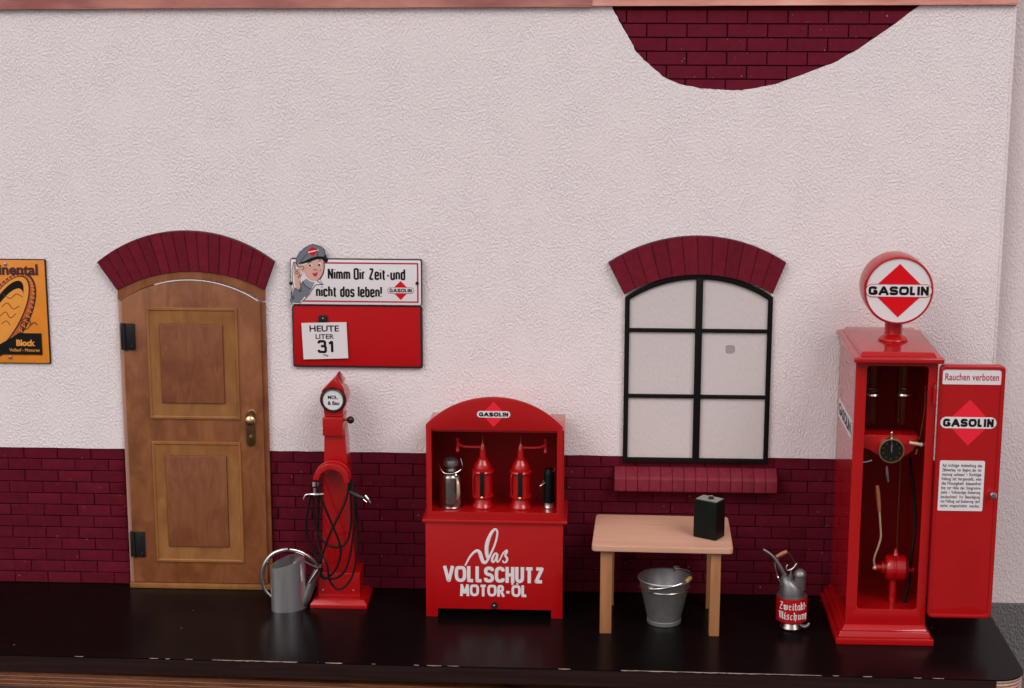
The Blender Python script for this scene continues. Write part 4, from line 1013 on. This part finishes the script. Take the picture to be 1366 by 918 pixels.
# ================================================================== WATERING CAN
wx, wyy = -295, -82
wc = empty('watering_can', (wx, wyy, 0), 'brushed steel oval watering can with big ring handle beside the slim red pump', 'watering can')
rot = math.radians(27); SX, SY = 1.0, .66
MW = Matrix.Translation((wx, wyy, 0)) @ Matrix.Rotation(rot, 4, 'Z')
m = MB(MW); seg = 48; rings = []
topz = lambda u: 67+u*.26     # slanting rim, higher towards the spout
for lvl in (0, 1):
    rings.append([m._v((24*math.cos(2*math.pi*k/seg), 24*SY*math.sin(2*math.pi*k/seg), 0 if lvl == 0 else topz(24*math.cos(2*math.pi*k/seg)))) for k in range(seg)])
inn = [m._v((23.2*math.cos(2*math.pi*k/seg), 23.2*SY*math.sin(2*math.pi*k/seg), topz(24*math.cos(2*math.pi*k/seg)))) for k in range(seg)]
ib = [m._v((23.2*math.cos(2*math.pi*k/seg), 23.2*SY*math.sin(2*math.pi*k/seg), 4)) for k in range(seg)]
for a, b in ((rings[0], rings[1]), (rings[1], inn), (inn, ib)):
    for k in range(seg): m._f([a[k], a[(k+1) % seg], b[(k+1) % seg], b[k]])
m._f(rings[0][::-1]); m._f(ib)
m.build('body', BRUSHED, wc)
# half cover rising to the spout side
m = MB(MW)
rim = [(24.1*math.cos(t), 24.1*SY*math.sin(t)) for t in [math.radians(a) for a in range(-84, 85, 6)]]
edge = [(2.5+7.5*math.cos(math.pi*.5*y/(24*SY)) if abs(y) < 24*SY else 2.5, y) for x, y in rim]
for dz in (.4, -.5):
    A1 = [m._v((x, y, topz(x)+dz)) for x, y in rim]; A2 = [m._v((x, y*.97, topz(x)+dz+(.8 if dz > 0 else 0))) for x, y in edge]
    for k in range(len(A1)-1): m._f([A1[k], A1[k+1], A2[k+1], A2[k]])
m.build('half_cover', BRUSHED, wc, sharp=60)
# handle: flat band ring from cover over the top to the lower left
hp = [(362.5, 797, -86), (353, 786, -86), (349.5, 770, -86), (353, 753, -86), (363, 740, -85), (377, 734, -84), (388, 733.5, -83), (402, 737, -80), (416, 746, -78), (424, 756, -76)]
MB().tube([(A(px, py, y)[0], y, A(px, py, y)[1]) for px, py, y in hp], [1.8, 2.5, 2.8, 3.0, 3.0, 2.8, 2.4, 2.7, 2.4, 1.8], 12).build('ring_handle', STEEL, wc)
MB().tube([(A(px, py, y)[0], y, A(px, py, y)[1]) for px, py, y in ((384, 734, -84), (386, 731, -84))], 2.0, 8).build('handle_seam', BLKMETAL, wc)
sp_ = [(400, 806, -78), (408, 795, -76), (416, 777, -76), (423, 760, -76)]
sq = MB().tube([(A(px, py, y)[0], y, A(px, py, y)[1]) for px, py, y in sp_], [9, 7.5, 5.5, 4.2], 18).build('spout', TIN, wc)
MB().tube([(A(px, py, y)[0], y, A(px, py, y)[1]) for px, py, y in ((412.5, 778, -84), (418, 769, -84), (424, 760, -84))], [1.5, 1.7, 1.4], 10).build('spout_lip', STEEL, sq)
MB().tube([(A(px, py, y)[0], y, A(px, py, y)[1]) for px, py, y in ((400, 745, -80), (412, 752, -78), (425, 758, -77))], 1.2, 8).build('brace', TIN, wc)

# ================================================================== TABLE, BUCKET, CANISTER
tb = empty('wooden_table', (199, -95, 0), 'small beech wood table under the window with a dark green canister on it', 'table')
tz0, tz1 = 113.5, 121.5
def round_corners(P, r, n=5):
    out = []
    for i in range(len(P)):
        a, b, c = Vector(P[i-1]), Vector(P[i]), Vector(P[(i+1) % len(P)])
        p = b+(a-b).normalized()*r; q = b+(c-b).normalized()*r
        for k in range(n+1):
            t = k/n; out.append(tuple(p*(1-t)**2+b*2*t*(1-t)+q*t*t))
    return out
m = MB().prism_z(round_corners([(109.5, -160), (289, -163), (291.5, -30), (115, -27)], 7), tz0, tz1)
m.bevel(1.6, 3, 60).build('tabletop', BEECHT, tb)
TLeg = [(121, 136, -155, -140.5), (261.5, 274.5, -158, -144), (126, 140, -52, -38), (263, 276, -58, -44)]
for a, b, c, d in TLeg: MB().box(a, b, c+3, d+3, 0, tz0-.2).bevel(.8, 2).build('leg', BEECHL, tb)
MB().box(133, 265, -146, -142, 104, tz0-.3).build('apron', BEECHL, tb) if False else None

cn_c = (A(945.5, 712, -115)[0], -116)
cn = empty('green_canister', (*cn_c, tz1), 'dark green square canister with grey top standing on the wooden table', 'canister')
MC = Matrix.Translation((cn_c[0], cn_c[1], tz1)) @ Matrix.Rotation(math.radians(-32), 4, 'Z')
Hc = 51
MB(MC).box(-16.8, 16.8, -12.2, 12.2, 0.1, Hc).bevel(2.2, 3).build('body', GREENCAN, cn)
MB(MC).prism_z([(x, y) for x, y in rrect(-14.9, 14.9, -10.4, 10.4, 2, 3)], Hc-.5, Hc+.35).build('top_plate', GREYTOP, cn)
MB(MC).ring if False else None
cp = MB(MC).lathe([(3.4, 0), (3.4, 2.2), (2.6, 3), (.3, 3.2)], (1.5, 1, Hc+.4), 'Z', 16).build('cap', BLKMETAL, cn)
MB(MC).tube([(-4, -1, Hc+.8), (-2, 0, Hc+3), (2, 2.5, Hc+3.4), (5, 3, Hc+1)], .8, 8).build('cap_lever', GREYTOP, cp)

bx, by_ = 205.5, -106
bu = empty('zinc_bucket', (bx, by_, 0), 'grey zinc bucket with wire bail and yellow grip under the table', 'bucket')
m = MB().lathe([(21, 0), (21.6, 1.5), (21.2, 5), (22.2, 8), (33.2, 58), (34.8, 60), (35.4, 61.5), (34.6, 62.8), (33.0, 61.5), (21.4, 8), (20, 3), (.3, 2.6)], (bx, by_, 0), 'Z', 56, caps=False)
m._f(m.bm.verts[:56]) if False else None
m.build('pail', GALV, bu, sharp=50)
MB().lathe([(32.2, 0), (33.3, .6), (32.6, 1.4)], (bx, by_, 49), 'Z', 56, caps=False).build('hoop', STEEL, bu)
MB().lathe([(21.2, 0), (22.3, .4), (22.6, 5), (21.6, 5.6)], (bx, by_, .3), 'Z', 56, caps=False).build('foot_hoop', GALV, bu)
aL, aR = math.radians(236), math.radians(62)
EL = Vector((bx+34*math.cos(aL), by_+34*math.sin(aL), 54)); ER = Vector((bx+35*math.cos(aR), by_+35*math.sin(aR), 62))
for P_ in (EL, ER):
    MB().box(P_.x-4, P_.x+4, P_.y-1.4, P_.y+1.4, P_.z-4, P_.z+5).bevel(1.3, 2).build('ear', TIN, bu)
    MB().ball(P_+Vector((0, -1.5, 2)), 2.0, seg=12).build('ear_rivet', STEEL, bu)
mid = (EL+ER)/2; axis = (ER-EL).normalized(); side = Vector((axis.y, -axis.x, 0)).normalized(); 
if side.x < 0: side = -side
bail = []
for k in range(13):
    t = math.pi*k/12; bail.append(mid-(ER-EL)/2*math.cos(t)+(side*36.5+Vector((0, 0, 6)))*math.sin(t)+Vector((0, -2, 2)))
MB().tube(bail, .95, 8).build('wire_bail', STEEL, bu)
gp = bail[6]; tt = (bail[7]-bail[5]).normalized()
MB().tube([gp-tt*6, gp-tt*3.5, gp+tt*3.5, gp+tt*6], [2.3, 3, 3, 2.3], 12).build('grip', YELLOWW, bu)

# ================================================================== MIXING CAN (Zweitakt-Mischung)
ox, oy = 370, -120
mc = empty('fuel_mixing_can', (ox, oy, 0), 'small steel fuel mixing can with spout and red Zweitakt-Mischung band', 'oil can')
MB().lathe([(13.5, 0), (15.2, 1), (15.6, 3), (12.8, 9), (15, 11.5), (19, 13)], (ox, oy, -0+.2), 'Z', 36).build('foot', REFLSTEEL, mc)
BR = 20.2
MB().lathe([(19, 0), (19.3, 2), (19.3, 33)], (ox, oy, 13), 'Z', 40).build('body', TIN, mc)
MB().lathe([(BR-.3, 0), (BR, .3), (BR, 31.7), (BR-.3, 32)], (ox, oy, 13.2), 'Z', 48, caps=False).build('red_band', RED, mc)
# text on the band
def cyl_text(s, z0, z1, span, name):
    m = MB()
    G2 = FR
    tot = sum(G2[c][0] for c in s)+.12*(len(s)-1); xx = 0
    for c in s:
        wv, ls = G2[c]
        for ln in ls:
            P_ = []; R_ = []
            pts = ln
            for i, (a, b) in enumerate(pts):
                u = (xx+a)/tot-.5; ang = math.radians(-90)+u*span+BASEA
                P_.append((ox+(BR+.1)*math.cos(ang), oy+(BR+.1)*math.sin(ang), z0+(z1-z0)*b))
            for i in range(len(pts)):
                p = pts[max(0, i-1)]; q = pts[min(len(pts)-1, i+1)]; d = math.atan2(q[1]-p[1], q[0]-p[0])
                R_.append(.30+.55*abs(math.sin(d-math.radians(40))))
            m.tube(P_, R_, 6, smooth=False)
        xx += wv+.12
    return m.build(name, WHITE, mc, sharp=70)
V_ = lambda x, h: [(x-.05, h-.03), (x+.03, h-.1), (x+.03, .12), (x+.1, 0)]
FR = {'Z': (.5, [[(.0, .88), (.12, .98), (.42, .95), (.24, .5), (.02, .08), (.2, .0), (.45, .06)], [(.12, .5), (.38, .5)]]),
      'w': (.6, [V_(.05, .65), V_(.27, .65), [(.5, .68), (.52, .1), (.3, 0)]]),
      'e': (.3, [[(.28, .12), (.15, 0), (.03, .12), (.03, .5), (.16, .66), (.27, .5), (.05, .34)]]),
      'i': (.16, [V_(.05, .65), [(.06, .86), (.12, .8)]]),
      't': (.24, [[(.1, .92), (.1, .1), (.22, 0)], [(0, .62), (.22, .62)]]),
      'a': (.36, [[(.27, .66), (.05, .55), (.03, .12), (.15, 0), (.27, .12)], V_(.27, .65)]),
      'k': (.32, [[(.05, 1), (.06, 0)], [(.06, .5), (.25, .66), (.22, .45), (.06, .4), (.28, .0)]]),
      '-': (.22, [[(0, .28), (.2, .38)]]),
      'M': (.62, [[(.02, .05), (.12, .15), (.12, .8), (0, .95)], [(.1, .85), (.3, 1), (.33, .1), (.26, 0)], [(.33, .85), (.52, 1), (.55, .12), (.62, 0)]]),
      's': (.3, [[(.27, .6), (.12, .66), (.03, .52), (.25, .3), (.27, .1), (.12, 0), (0, .08)]]),
      'c': (.28, [[(.26, .6), (.05, .55), (.04, .1), (.16, 0), (.26, .1)]]),
      'h': (.36, [[(.05, 1), (.06, 0)], [(.06, .52), (.24, .66), (.28, .3), (.2, -.15)]]),
      'u': (.36, [V_(.05, .65), V_(.27, .65)]), 'n': (.36, [V_(.05, .65), [(.08, .55), (.2, .66), (.28, .5), (.28, .1), (.34, 0)]]),
      'g': (.36, [[(.27, .62), (.05, .55), (.04, .12), (.16, 0), (.27, .12)], [(.27, .66), (.29, -.1), (.12, -.22)]])}
BASEA = math.radians(2)
cyl_text('Zweitakt-', 31.5, 41.5, 1.95, 'lettering'); cyl_text('Mischung', 18.5, 28.5, 2.05, 'lettering')
# upper body with slanted shoulder
m = MB(); seg = 40
cs_ = [(math.cos(2*math.pi*k/seg), math.sin(2*math.pi*k/seg)) for k in range(seg)]
u0_ = [m._v((ox-1+15.5*c, oy+15.5*q, 46)) for c, q in cs_]
u1_ = [m._v((ox-1+15.2*c, oy+15.2*q, 60-6*c)) for c, q in cs_]
u2_ = [m._v((ox-3+11*c, oy+11*q, 67-5*c)) for c, q in cs_]
u3_ = [m._v((ox-5+4.6*c, oy+4.6*q, 71-2*c)) for c, q in cs_]
for a, b in ((u0_, u1_), (u1_, u2_), (u2_, u3_)):
    for k in range(seg): m._f([a[k], a[(k+1) % seg], b[(k+1) % seg], b[k]])
m._f(u0_[::-1]); m._f(u3_)
m.build('shoulder', TIN, mc, sharp=50)
O_ = lambda px, py, y=-120: (A(px, py, y)[0], y, A(px, py, y)[1])
MB().tube([O_(1047, 767), O_(1041, 757), O_(1034, 746), O_(1027, 739), O_(1018, 733)], [3.2, 2.9, 2.3, 2.0, 1.8], 14).build('spout', TIN, mc)
MB().tube([O_(1033.5, 746), O_(1034.5, 758), O_(1038, 771), O_(1043, 781, -134)], .9, 8).build('spout_strut', STEEL, mc)
hd = MB().tube([O_(1035.5, 743), O_(1043, 739), O_(1050, 735.5)], [2.2, 2.9, 2.3], 14).build('handle_grip', HANDLEW, mc)
MB().tube([O_(1050, 735.5), O_(1054, 740), O_(1057.5, 746), O_(1062, 754), O_(1064, 760)], .8, 8).build('handle_wire', OLDBRASS, hd)
MB().lathe([(7.9, 0), (7.9, 19), (8.6, 19.8), (8.4, 21.4), (7.2, 24.6), (4.2, 27.3), (.3, 28.2)], (O_(1066.5, 780)[0], -120, 53), 'Z', 28).build('filler_neck', TIN, mc)
vz0 = O_(1054, 770)[2]
MB().lathe([(3.2, 0), (3.2, 7), (1.6, 8), (1.4, 14)], (O_(1054.5, 770)[0], -122, vz0-3), 'Z', 16).build('valve', TIN, mc)
MB().tube([O_(1051, 753, -124), O_(1049, 757, -124), O_(1051, 761, -124), O_(1058, 758, -124), O_(1063, 751.5, -124), O_(1060.5, 755, -124)], 1.0, 8).build('valve_lever', STEEL, mc)
MB().tube([(ox+10, oy-9, 9), (ox+16, oy-12, 7), (ox+20, oy-13, 9), (ox+22, oy-12, 12)], [1.6, 2.6, 2.2, 1.2], 10).build('drain_tap', TIN, mc)

# ================================================================== BIG FUEL PUMP
bp = empty('tall_fuel_pump', (483, -90, 0), 'tall red fuel pump with round white GASOLIN globe and open glass-cylinder case', 'fuel pump')
x0, x1, y0, y1 = 421.2, 544.2, -175, -4
m = MB().box(x0, x1, y0, y1, 0, 8).bevel(1.2, 3); m.build('base_plate', RED, bp)
m = MB().frustum((x0+3.5, x1-3.5, y0+4, y1-1), 8.1, (x0+5.5, x1-5.5, y0+6, y1-2), 16).bevel(1.2, 3); m.build('base_moulding', RED, bp)
m = MB().frustum((x0+8, x1-7, y0+9, y1-3), 16.1, (x0+12, x1-9.5, -160, y1-4), 22).bevel(1, 2); m.build('base_moulding', RED, bp)
X0, X1, YF_, YB = 434.2, 535.2, -158, -8
ZT = 358
OX0, OX1, OZ0, OZ1 = 448.2, 523.8, 42, 361-4
OZ1 = 352.5+8
ZT = 366
ou = rrect(X0, X1, 22.2, ZT, .8, 5); inn_ = rrect(OX0, OX1, OZ0, OZ1-.5, 5, 5)
MB().ring(ou, inn_, YF_, YF_+4).bevel(.6, 2, 40).build('front_frame', RED, bp)
MB().box(X0, X0+3, YF_+4.05, YB, 22.2, ZT).build('side_panel', RED, bp)
MB().box(X1-3, X1, YF_+4.05, YB, 22.2, ZT).build('side_panel', RED, bp)
MB().box(X0+3.1, X1-3.1, YB-3, YB, 22.2, ZT).build('back_panel', SHADERED, bp)
MB().box(X0+3.1, X1-3.1, YF_+4.1, YB-3.1, 22.2, 38).build('floor_block', RED, bp)
# cap
c0, c1 = 429.6, 540.0
MB().box(c0, c1, -172.5, 4, 366.2, 373.5).bevel(2.6, 4).build('cap_plate', RED, bp)
MB().frustum((c0+8, c1-8, -166, -3), 373.6, (c0+11, c1-11, -160, -8), 378.5).bevel(1.2, 3).build('cap_step', RED, bp)
MB().box(X0-.5, X1+.5, YF_-1, YB, 362.5, 366.1).bevel(.8).build('cap_fillet', RED, bp) if False else None
gx, gy, gz, GR = 489.8, -88, 447, 43.6
nk = MB().lathe([(18.5, 0), (19, 2), (17, 5), (13, 7), (11.2, 9), (11.2, 27)], (gx, gy, 378.4), 'Z', 40).build('globe_neck', RED, bp)
GLR = RED
gl = MB().lathe([(GR-2.5, 17), (GR, 14.5), (GR, -24.5), (GR-1.2, -27), (GR-3.0, -27.2), (GR-3.4, -25.5)], (gx, gy, gz), 'Y', 72, caps=False)
gl.lathe([(.5, 17), (GR-2.5, 17)], (gx, gy, gz), 'Y', 72, caps=False)
glo = gl.build('globe_housing', GLR, bp)
MB().lathe([(GR-3.2, 0), (.3, .01)], (gx, gy-26, gz), 'Y', 72, caps=False).build('globe_glass', WHITE, glo)
yg = gy-26.2
MB().prism([(gx, gz+34), (gx-35, gz), (gx, gz-34), (gx+35, gz)], yg-.3, yg).build('logo_diamond', REDLOGO, glo)
MB().prism(rrect(gx-41.3, gx+41.3, gz-8.4, gz+8.4, 8.3, 8), yg-.5, yg).build('logo_outline', CRIM, glo)
MB().prism(rrect(gx-40.6, gx+40.6, gz-7.6, gz+7.6, 7.5, 8), yg-.7, yg).build('logo_bar', WHITE, glo)
heavy('lettering', 'GASOLIN', BLACK, glo, gx-37.8, gx+37.0, gz-5.6, gz+5.6, yg-.85, 1.65)
# decal on the left side panel
ds = MB().box(X0-.35, X0-.05, -142, -22, 262, 286).build('side_decal', WHITE, bp)
m = letters('lettering', 'GASOLIN', BLACK, None, 0, 1, 0, 1, 0, bold=.04, fn=lambda u, v: (X0-.5, -26-112*u, 266+16*v), mb=MB())
m.build('lettering', BLACK, ds)
# door, opened flat to the right
dx0, dx1, dz0, dz1, dy = 536.5, 616.8, 34, 364, -165
dd = MB().prism(rrect(dx0, dx1, dz0, dz1, 7, 6), dy, dy+9).bevel(2.4, 4, 40).build('open_door', RED, bp)
MB().ring(rrect(dx0+.9, dx1-1.5, dz0+1.5, dz1-1.5, 6, 6), rrect(dx0+2.7, dx1-5.5, dz0+5.5, dz1-5.5, 4, 6), dy-1.6, dy+.5).bevel(.7, 2, 40).build('door_rim', RED, dd)
def E_(px, py): return A(px, py, dy)
a, b = E_(1257, 512.5), E_(1337, 493)
MB().prism(rrect(a[0], b[0]-.5, a[1], b[1], 1.2, 3), dy-.6, dy).build('notice_plate', WHITE, dd)
letters('lettering', 'Rauchen verboten', CRIM, dd, E_(1261, 500)[0], E_(1333, 500)[0], E_(1300, 507.8)[1], E_(1300, 498.3)[1], dy-.75, bold=.02, space=1.05)
lx, lz = E_(1292.5, 564)
MB().prism([(lx, lz+29.5), (lx-28, lz), (lx, lz-29.5), (lx+28, lz)], dy-.3, dy).build('logo_diamond', BRED, dd)
lx = 574.2; MB().prism(rrect(lx-34.4, lx+34.4, lz-7.2, lz+7.2, 7.1, 8), dy-.6, dy).build('logo_bar', WHITE, dd)
heavy('lettering', 'GASOLIN', BLACK, dd, lx-31.2, lx+31.0, lz-5.1, lz+5.1, dy-.75, 1.5)
a, b = E_(1251.5, 681), E_(1312, 615); a = (E_(1251.5, 650)[0]+.5, a[1]); b = (E_(1312, 650)[0], b[1])
MB().prism(rrect(a[0], b[0], a[1], b[1], 1.6, 3), dy-.6, dy).build('instruction_plate', WHITE, dd)
lines = ['Auf richtige Aufstellung des', 'Zählwerkes vor Beginn der Ab-', 'messung achten! - Richtige', 'Füllung ist hergestellt, wenn', 'die Flüssigkeit blasenfrei', 'bis zur Höhe der Steigrohre', 'steht - Vollständige Entleerung', 'beobachten! Vor Beendigung', 'von Füllung und Entleerung darf', 'nicht umgeschaltet werden.']
m = MB(); lh = (b[1]-a[1]-7)/10
for i, s in enumerate(lines):
    zt_ = b[1]-4-lh*i; words = s.split(' ')
    tot = sum(len(w_) for w_ in words)+1.0*(len(words)-1); W_ = (b[0]-a[0]-6.5); cw = W_/tot; x = a[0]+3.2
    for w_ in words:
        hasd = any(ch in 'gpqyß,' for ch in w_); hasu = any(ch in 'ABDEFHRSVZbdfhkltüöä!i' for ch in w_)
        zb = zt_-lh*.72-(lh*.18 if hasd else 0); zu = zt_-(0 if hasu else lh*.2)
        if w_ == '-': zb, zu = zt_-lh*.42, zt_-lh*.3
        letters('', w_, BLACK, None, x, x+cw*len(w_)*.97, zb, zu, dy-.75, bold=.012, mb=m); x += cw*(len(w_)+1)
t_ = m.build('lettering', BLACK, dd); flip_to(t_)
x, z = E_(1323.5, 659)
MB().lathe([(2.2, 0), (2.2, -3), (4, -4.5), (4.2, -8), (3, -9.5), (.3, -9.8)], (x, dy, z), 'Y', 20).build('door_knob', STEEL, dd)
for pz_ in (527, 781):
    x, z = A(1246.5, pz_, -163); h = MB().cyl(2.6, (x+.5, -163, 0), z-12, z+9, 'Z', 16).build('hinge', RED, bp)
    MB().cyl(1.5, (x+.5, -163, 0), z+9.1, z+13.5, 'Z', 12).build('hinge_pin', BRASS, h)
# ---- works inside the case
def I_(px, py, y): a = A(px, py, y); return (a[0], y, a[1])
yi = -110
for px in (1163, 1205):
    x = A(px, 530, yi)[0]
    tubeo = MB().lathe([(9.5, 276), (9.5, 359), (8.6, 359), (8.6, 276), (9.5, 276)], (x, yi, 0), 'Z', 28, caps=False).build('glass_cylinder', GLASS, bp)
    zc = A(px, 527, yi)[1]
    MB().lathe([(10, 0), (10.8, 1), (10, 3)], (x, yi, zc), 'Z', 28, caps=False).lathe([(7, 0), (7.8, 1), (7, 2)], (x, yi, zc+5), 'Z', 28, caps=False).build('collar', STEEL, tubeo)
    MB().tube([(x-6, yi-6, 277), (x-6, yi-6, 358)], .9, 8).build('guide_rod', OLDBRASS, tubeo)
xb0, xb1, zb1 = OX0-10, OX1-3, 271
yd = -140
zb1 = A(1190, 581, yd)[1]; zb0 = A(1190, 612, yd)[1]
br = [(A(1145, 581, yd)[0], zb1), (A(1225, 581, yd)[0], zb1)] + [(A(px, py, yd)) for px, py in ((1224, 592), (1218, 601), (1208, 608), (1197, 612), (1182, 612), (1172, 608), (1160, 600), (1145, 596))]
MB().prism(br, yd, yd+30).bevel(.8, 2, 40).build('meter_bracket', RED, bp)
x, z = A(1189, 601, yd-6)
dm = MB().lathe([(16.2, 5.9), (16.6, 0), (16, -2.4), (14.4, -2.6), (13.9, -.6)], (x, yd-6, z), 'Y', 44, caps=False).build('meter_ring', BRASS, bp)
MB().lathe([(14.6, 0), (.3, .01)], (x, yd-6.4, z), 'Y', 44, caps=False).build('meter_face', BLACK, dm)
m = MB()
for k in range(10):
    a_ = math.radians(90+36*k); m.prism(ell((x+10.8*math.cos(a_), z+10.8*math.sin(a_)), 1.5, 1.2, a_, 8), yd-7.2, yd-6.5)
m.build('meter_marks', OLDBRASS, dm)
m = MB().prism([(x-.8, z-2), (x+.8, z-2), (x+1.0, z+7), (x+.2, z+9.5), (x-.2, z+9.5), (x-.9, z+7)], yd-8, yd-7.3); m.build('meter_hand', STEEL, dm)
MB().tube([I_(1189.5, 588, yd-5), I_(1189.5, 578.5, yd-5)], [1.6, 1.2], 8).ball(I_(1189.5, 577.5, yd-5), 1.8, seg=10).build('reset_pin', STEEL, dm)
MB().tube([I_(1183, 622, yd), I_(1183.5, 632, yd), I_(1185, 643, yd)], [1.3, 2.1, 1.2], 10).build('drain_lever', TIN, bp)
lv = MB().tube([I_(1213, 590.5, yd-6), I_(1228, 593, yd-8)], [2.4, 2.6], 12).ball(I_(1229.5, 593.3, yd-8), 3.1, seg=14).build('changeover_lever', CREAM, bp)
MB().tube([I_(1226.5, 586, yd-4), I_(1227, 583, yd-4)], 1.6, 8).tube([I_(1222, 606, yd-2), I_(1224, 599, yd-2)], [2, 1.5], 8).build('lever_joint', OLDBRASS, lv)
MB().tube([I_(1227, 584, yd-4), I_(1231, 562, yd-4), I_(1234, 540, yd-4), I_(1234.5, 515, yd-4)], .8, 8).build('pull_wire', OLDBRASS, bp)
MB().tube([I_(1150, 617, yd), I_(1157, 616, yd), I_(1163, 614, yd)], 1.2, 8).build('side_stub', TIN, bp)
# hand pump with crank
yw = -120
wx_, wz_ = A(1192, 757, yw)
wh = MB().lathe([(8, -16), (8, -12), (14.5, -11), (16.5, -8), (16.5, -2), (15.4, -1), (15.4, 1), (17, 2), (17, 13), (13, 17), (6, 18)], (wx_, yw, wz_), 'X', 40).build('hand_pump', RED, bp)
MB().cyl(4.6, (0, yw, wz_), wx_-24, wx_-15.9, 'X', 18).build('pump_shaft', RED, wh)
MB().cyl(3.6, (0, yw, wz_-3), wx_+17, wx_+26, 'X', 18).build('pump_outlet', RED, wh)
MB().lathe([(4.2, 0), (5, 2), (3.2, 5), (2.2, 10)], (wx_+2, yw, wz_+15.5), 'Z', 16).build('top_fitting', RED, wh)
MB().cyl(5, (wx_, yw, 0), 38.2, wz_-15, 'Z', 20).build('pump_stand', RED, bp)
ck = MB().tube([I_(1167, 757, yw-8), I_(1166, 745, yw-10), I_(1172, 728, yw-11), I_(1175, 715, yw-11), I_(1174, 695, yw-11), I_(1173, 680, yw-11)], 1.35, 10).ball(I_(1166.5, 757.5, yw-9), 2.8, seg=12).build('crank', CREAM, bp)
MB().tube([I_(1173, 682, yw-11), I_(1172.5, 675, yw-11), I_(1171, 658, yw-11), I_(1170, 648, yw-11)], [2, 2.6, 2.9, 2.2], 12).build('crank_handle', HANDLEW, ck)
MB().tube([I_(1196.5, 742, yw), I_(1197.5, 700, yw), I_(1200, 650, yw), I_(1201.5, 612, yw)], .9, 8).build('rod', OLDBRASS, bp)
MB().tube([I_(1214, 612, yw+10), I_(1219, 660, yw+10), I_(1221, 700, yw+5), I_(1216, 740, yw), I_(1213, 775, yw), I_(1206, 805, yw)], 2.2, 10).build('fuel_hose', RUBBER, bp)
MB().ball((x+5, yw+40, 190), .1, seg=6) if False else None
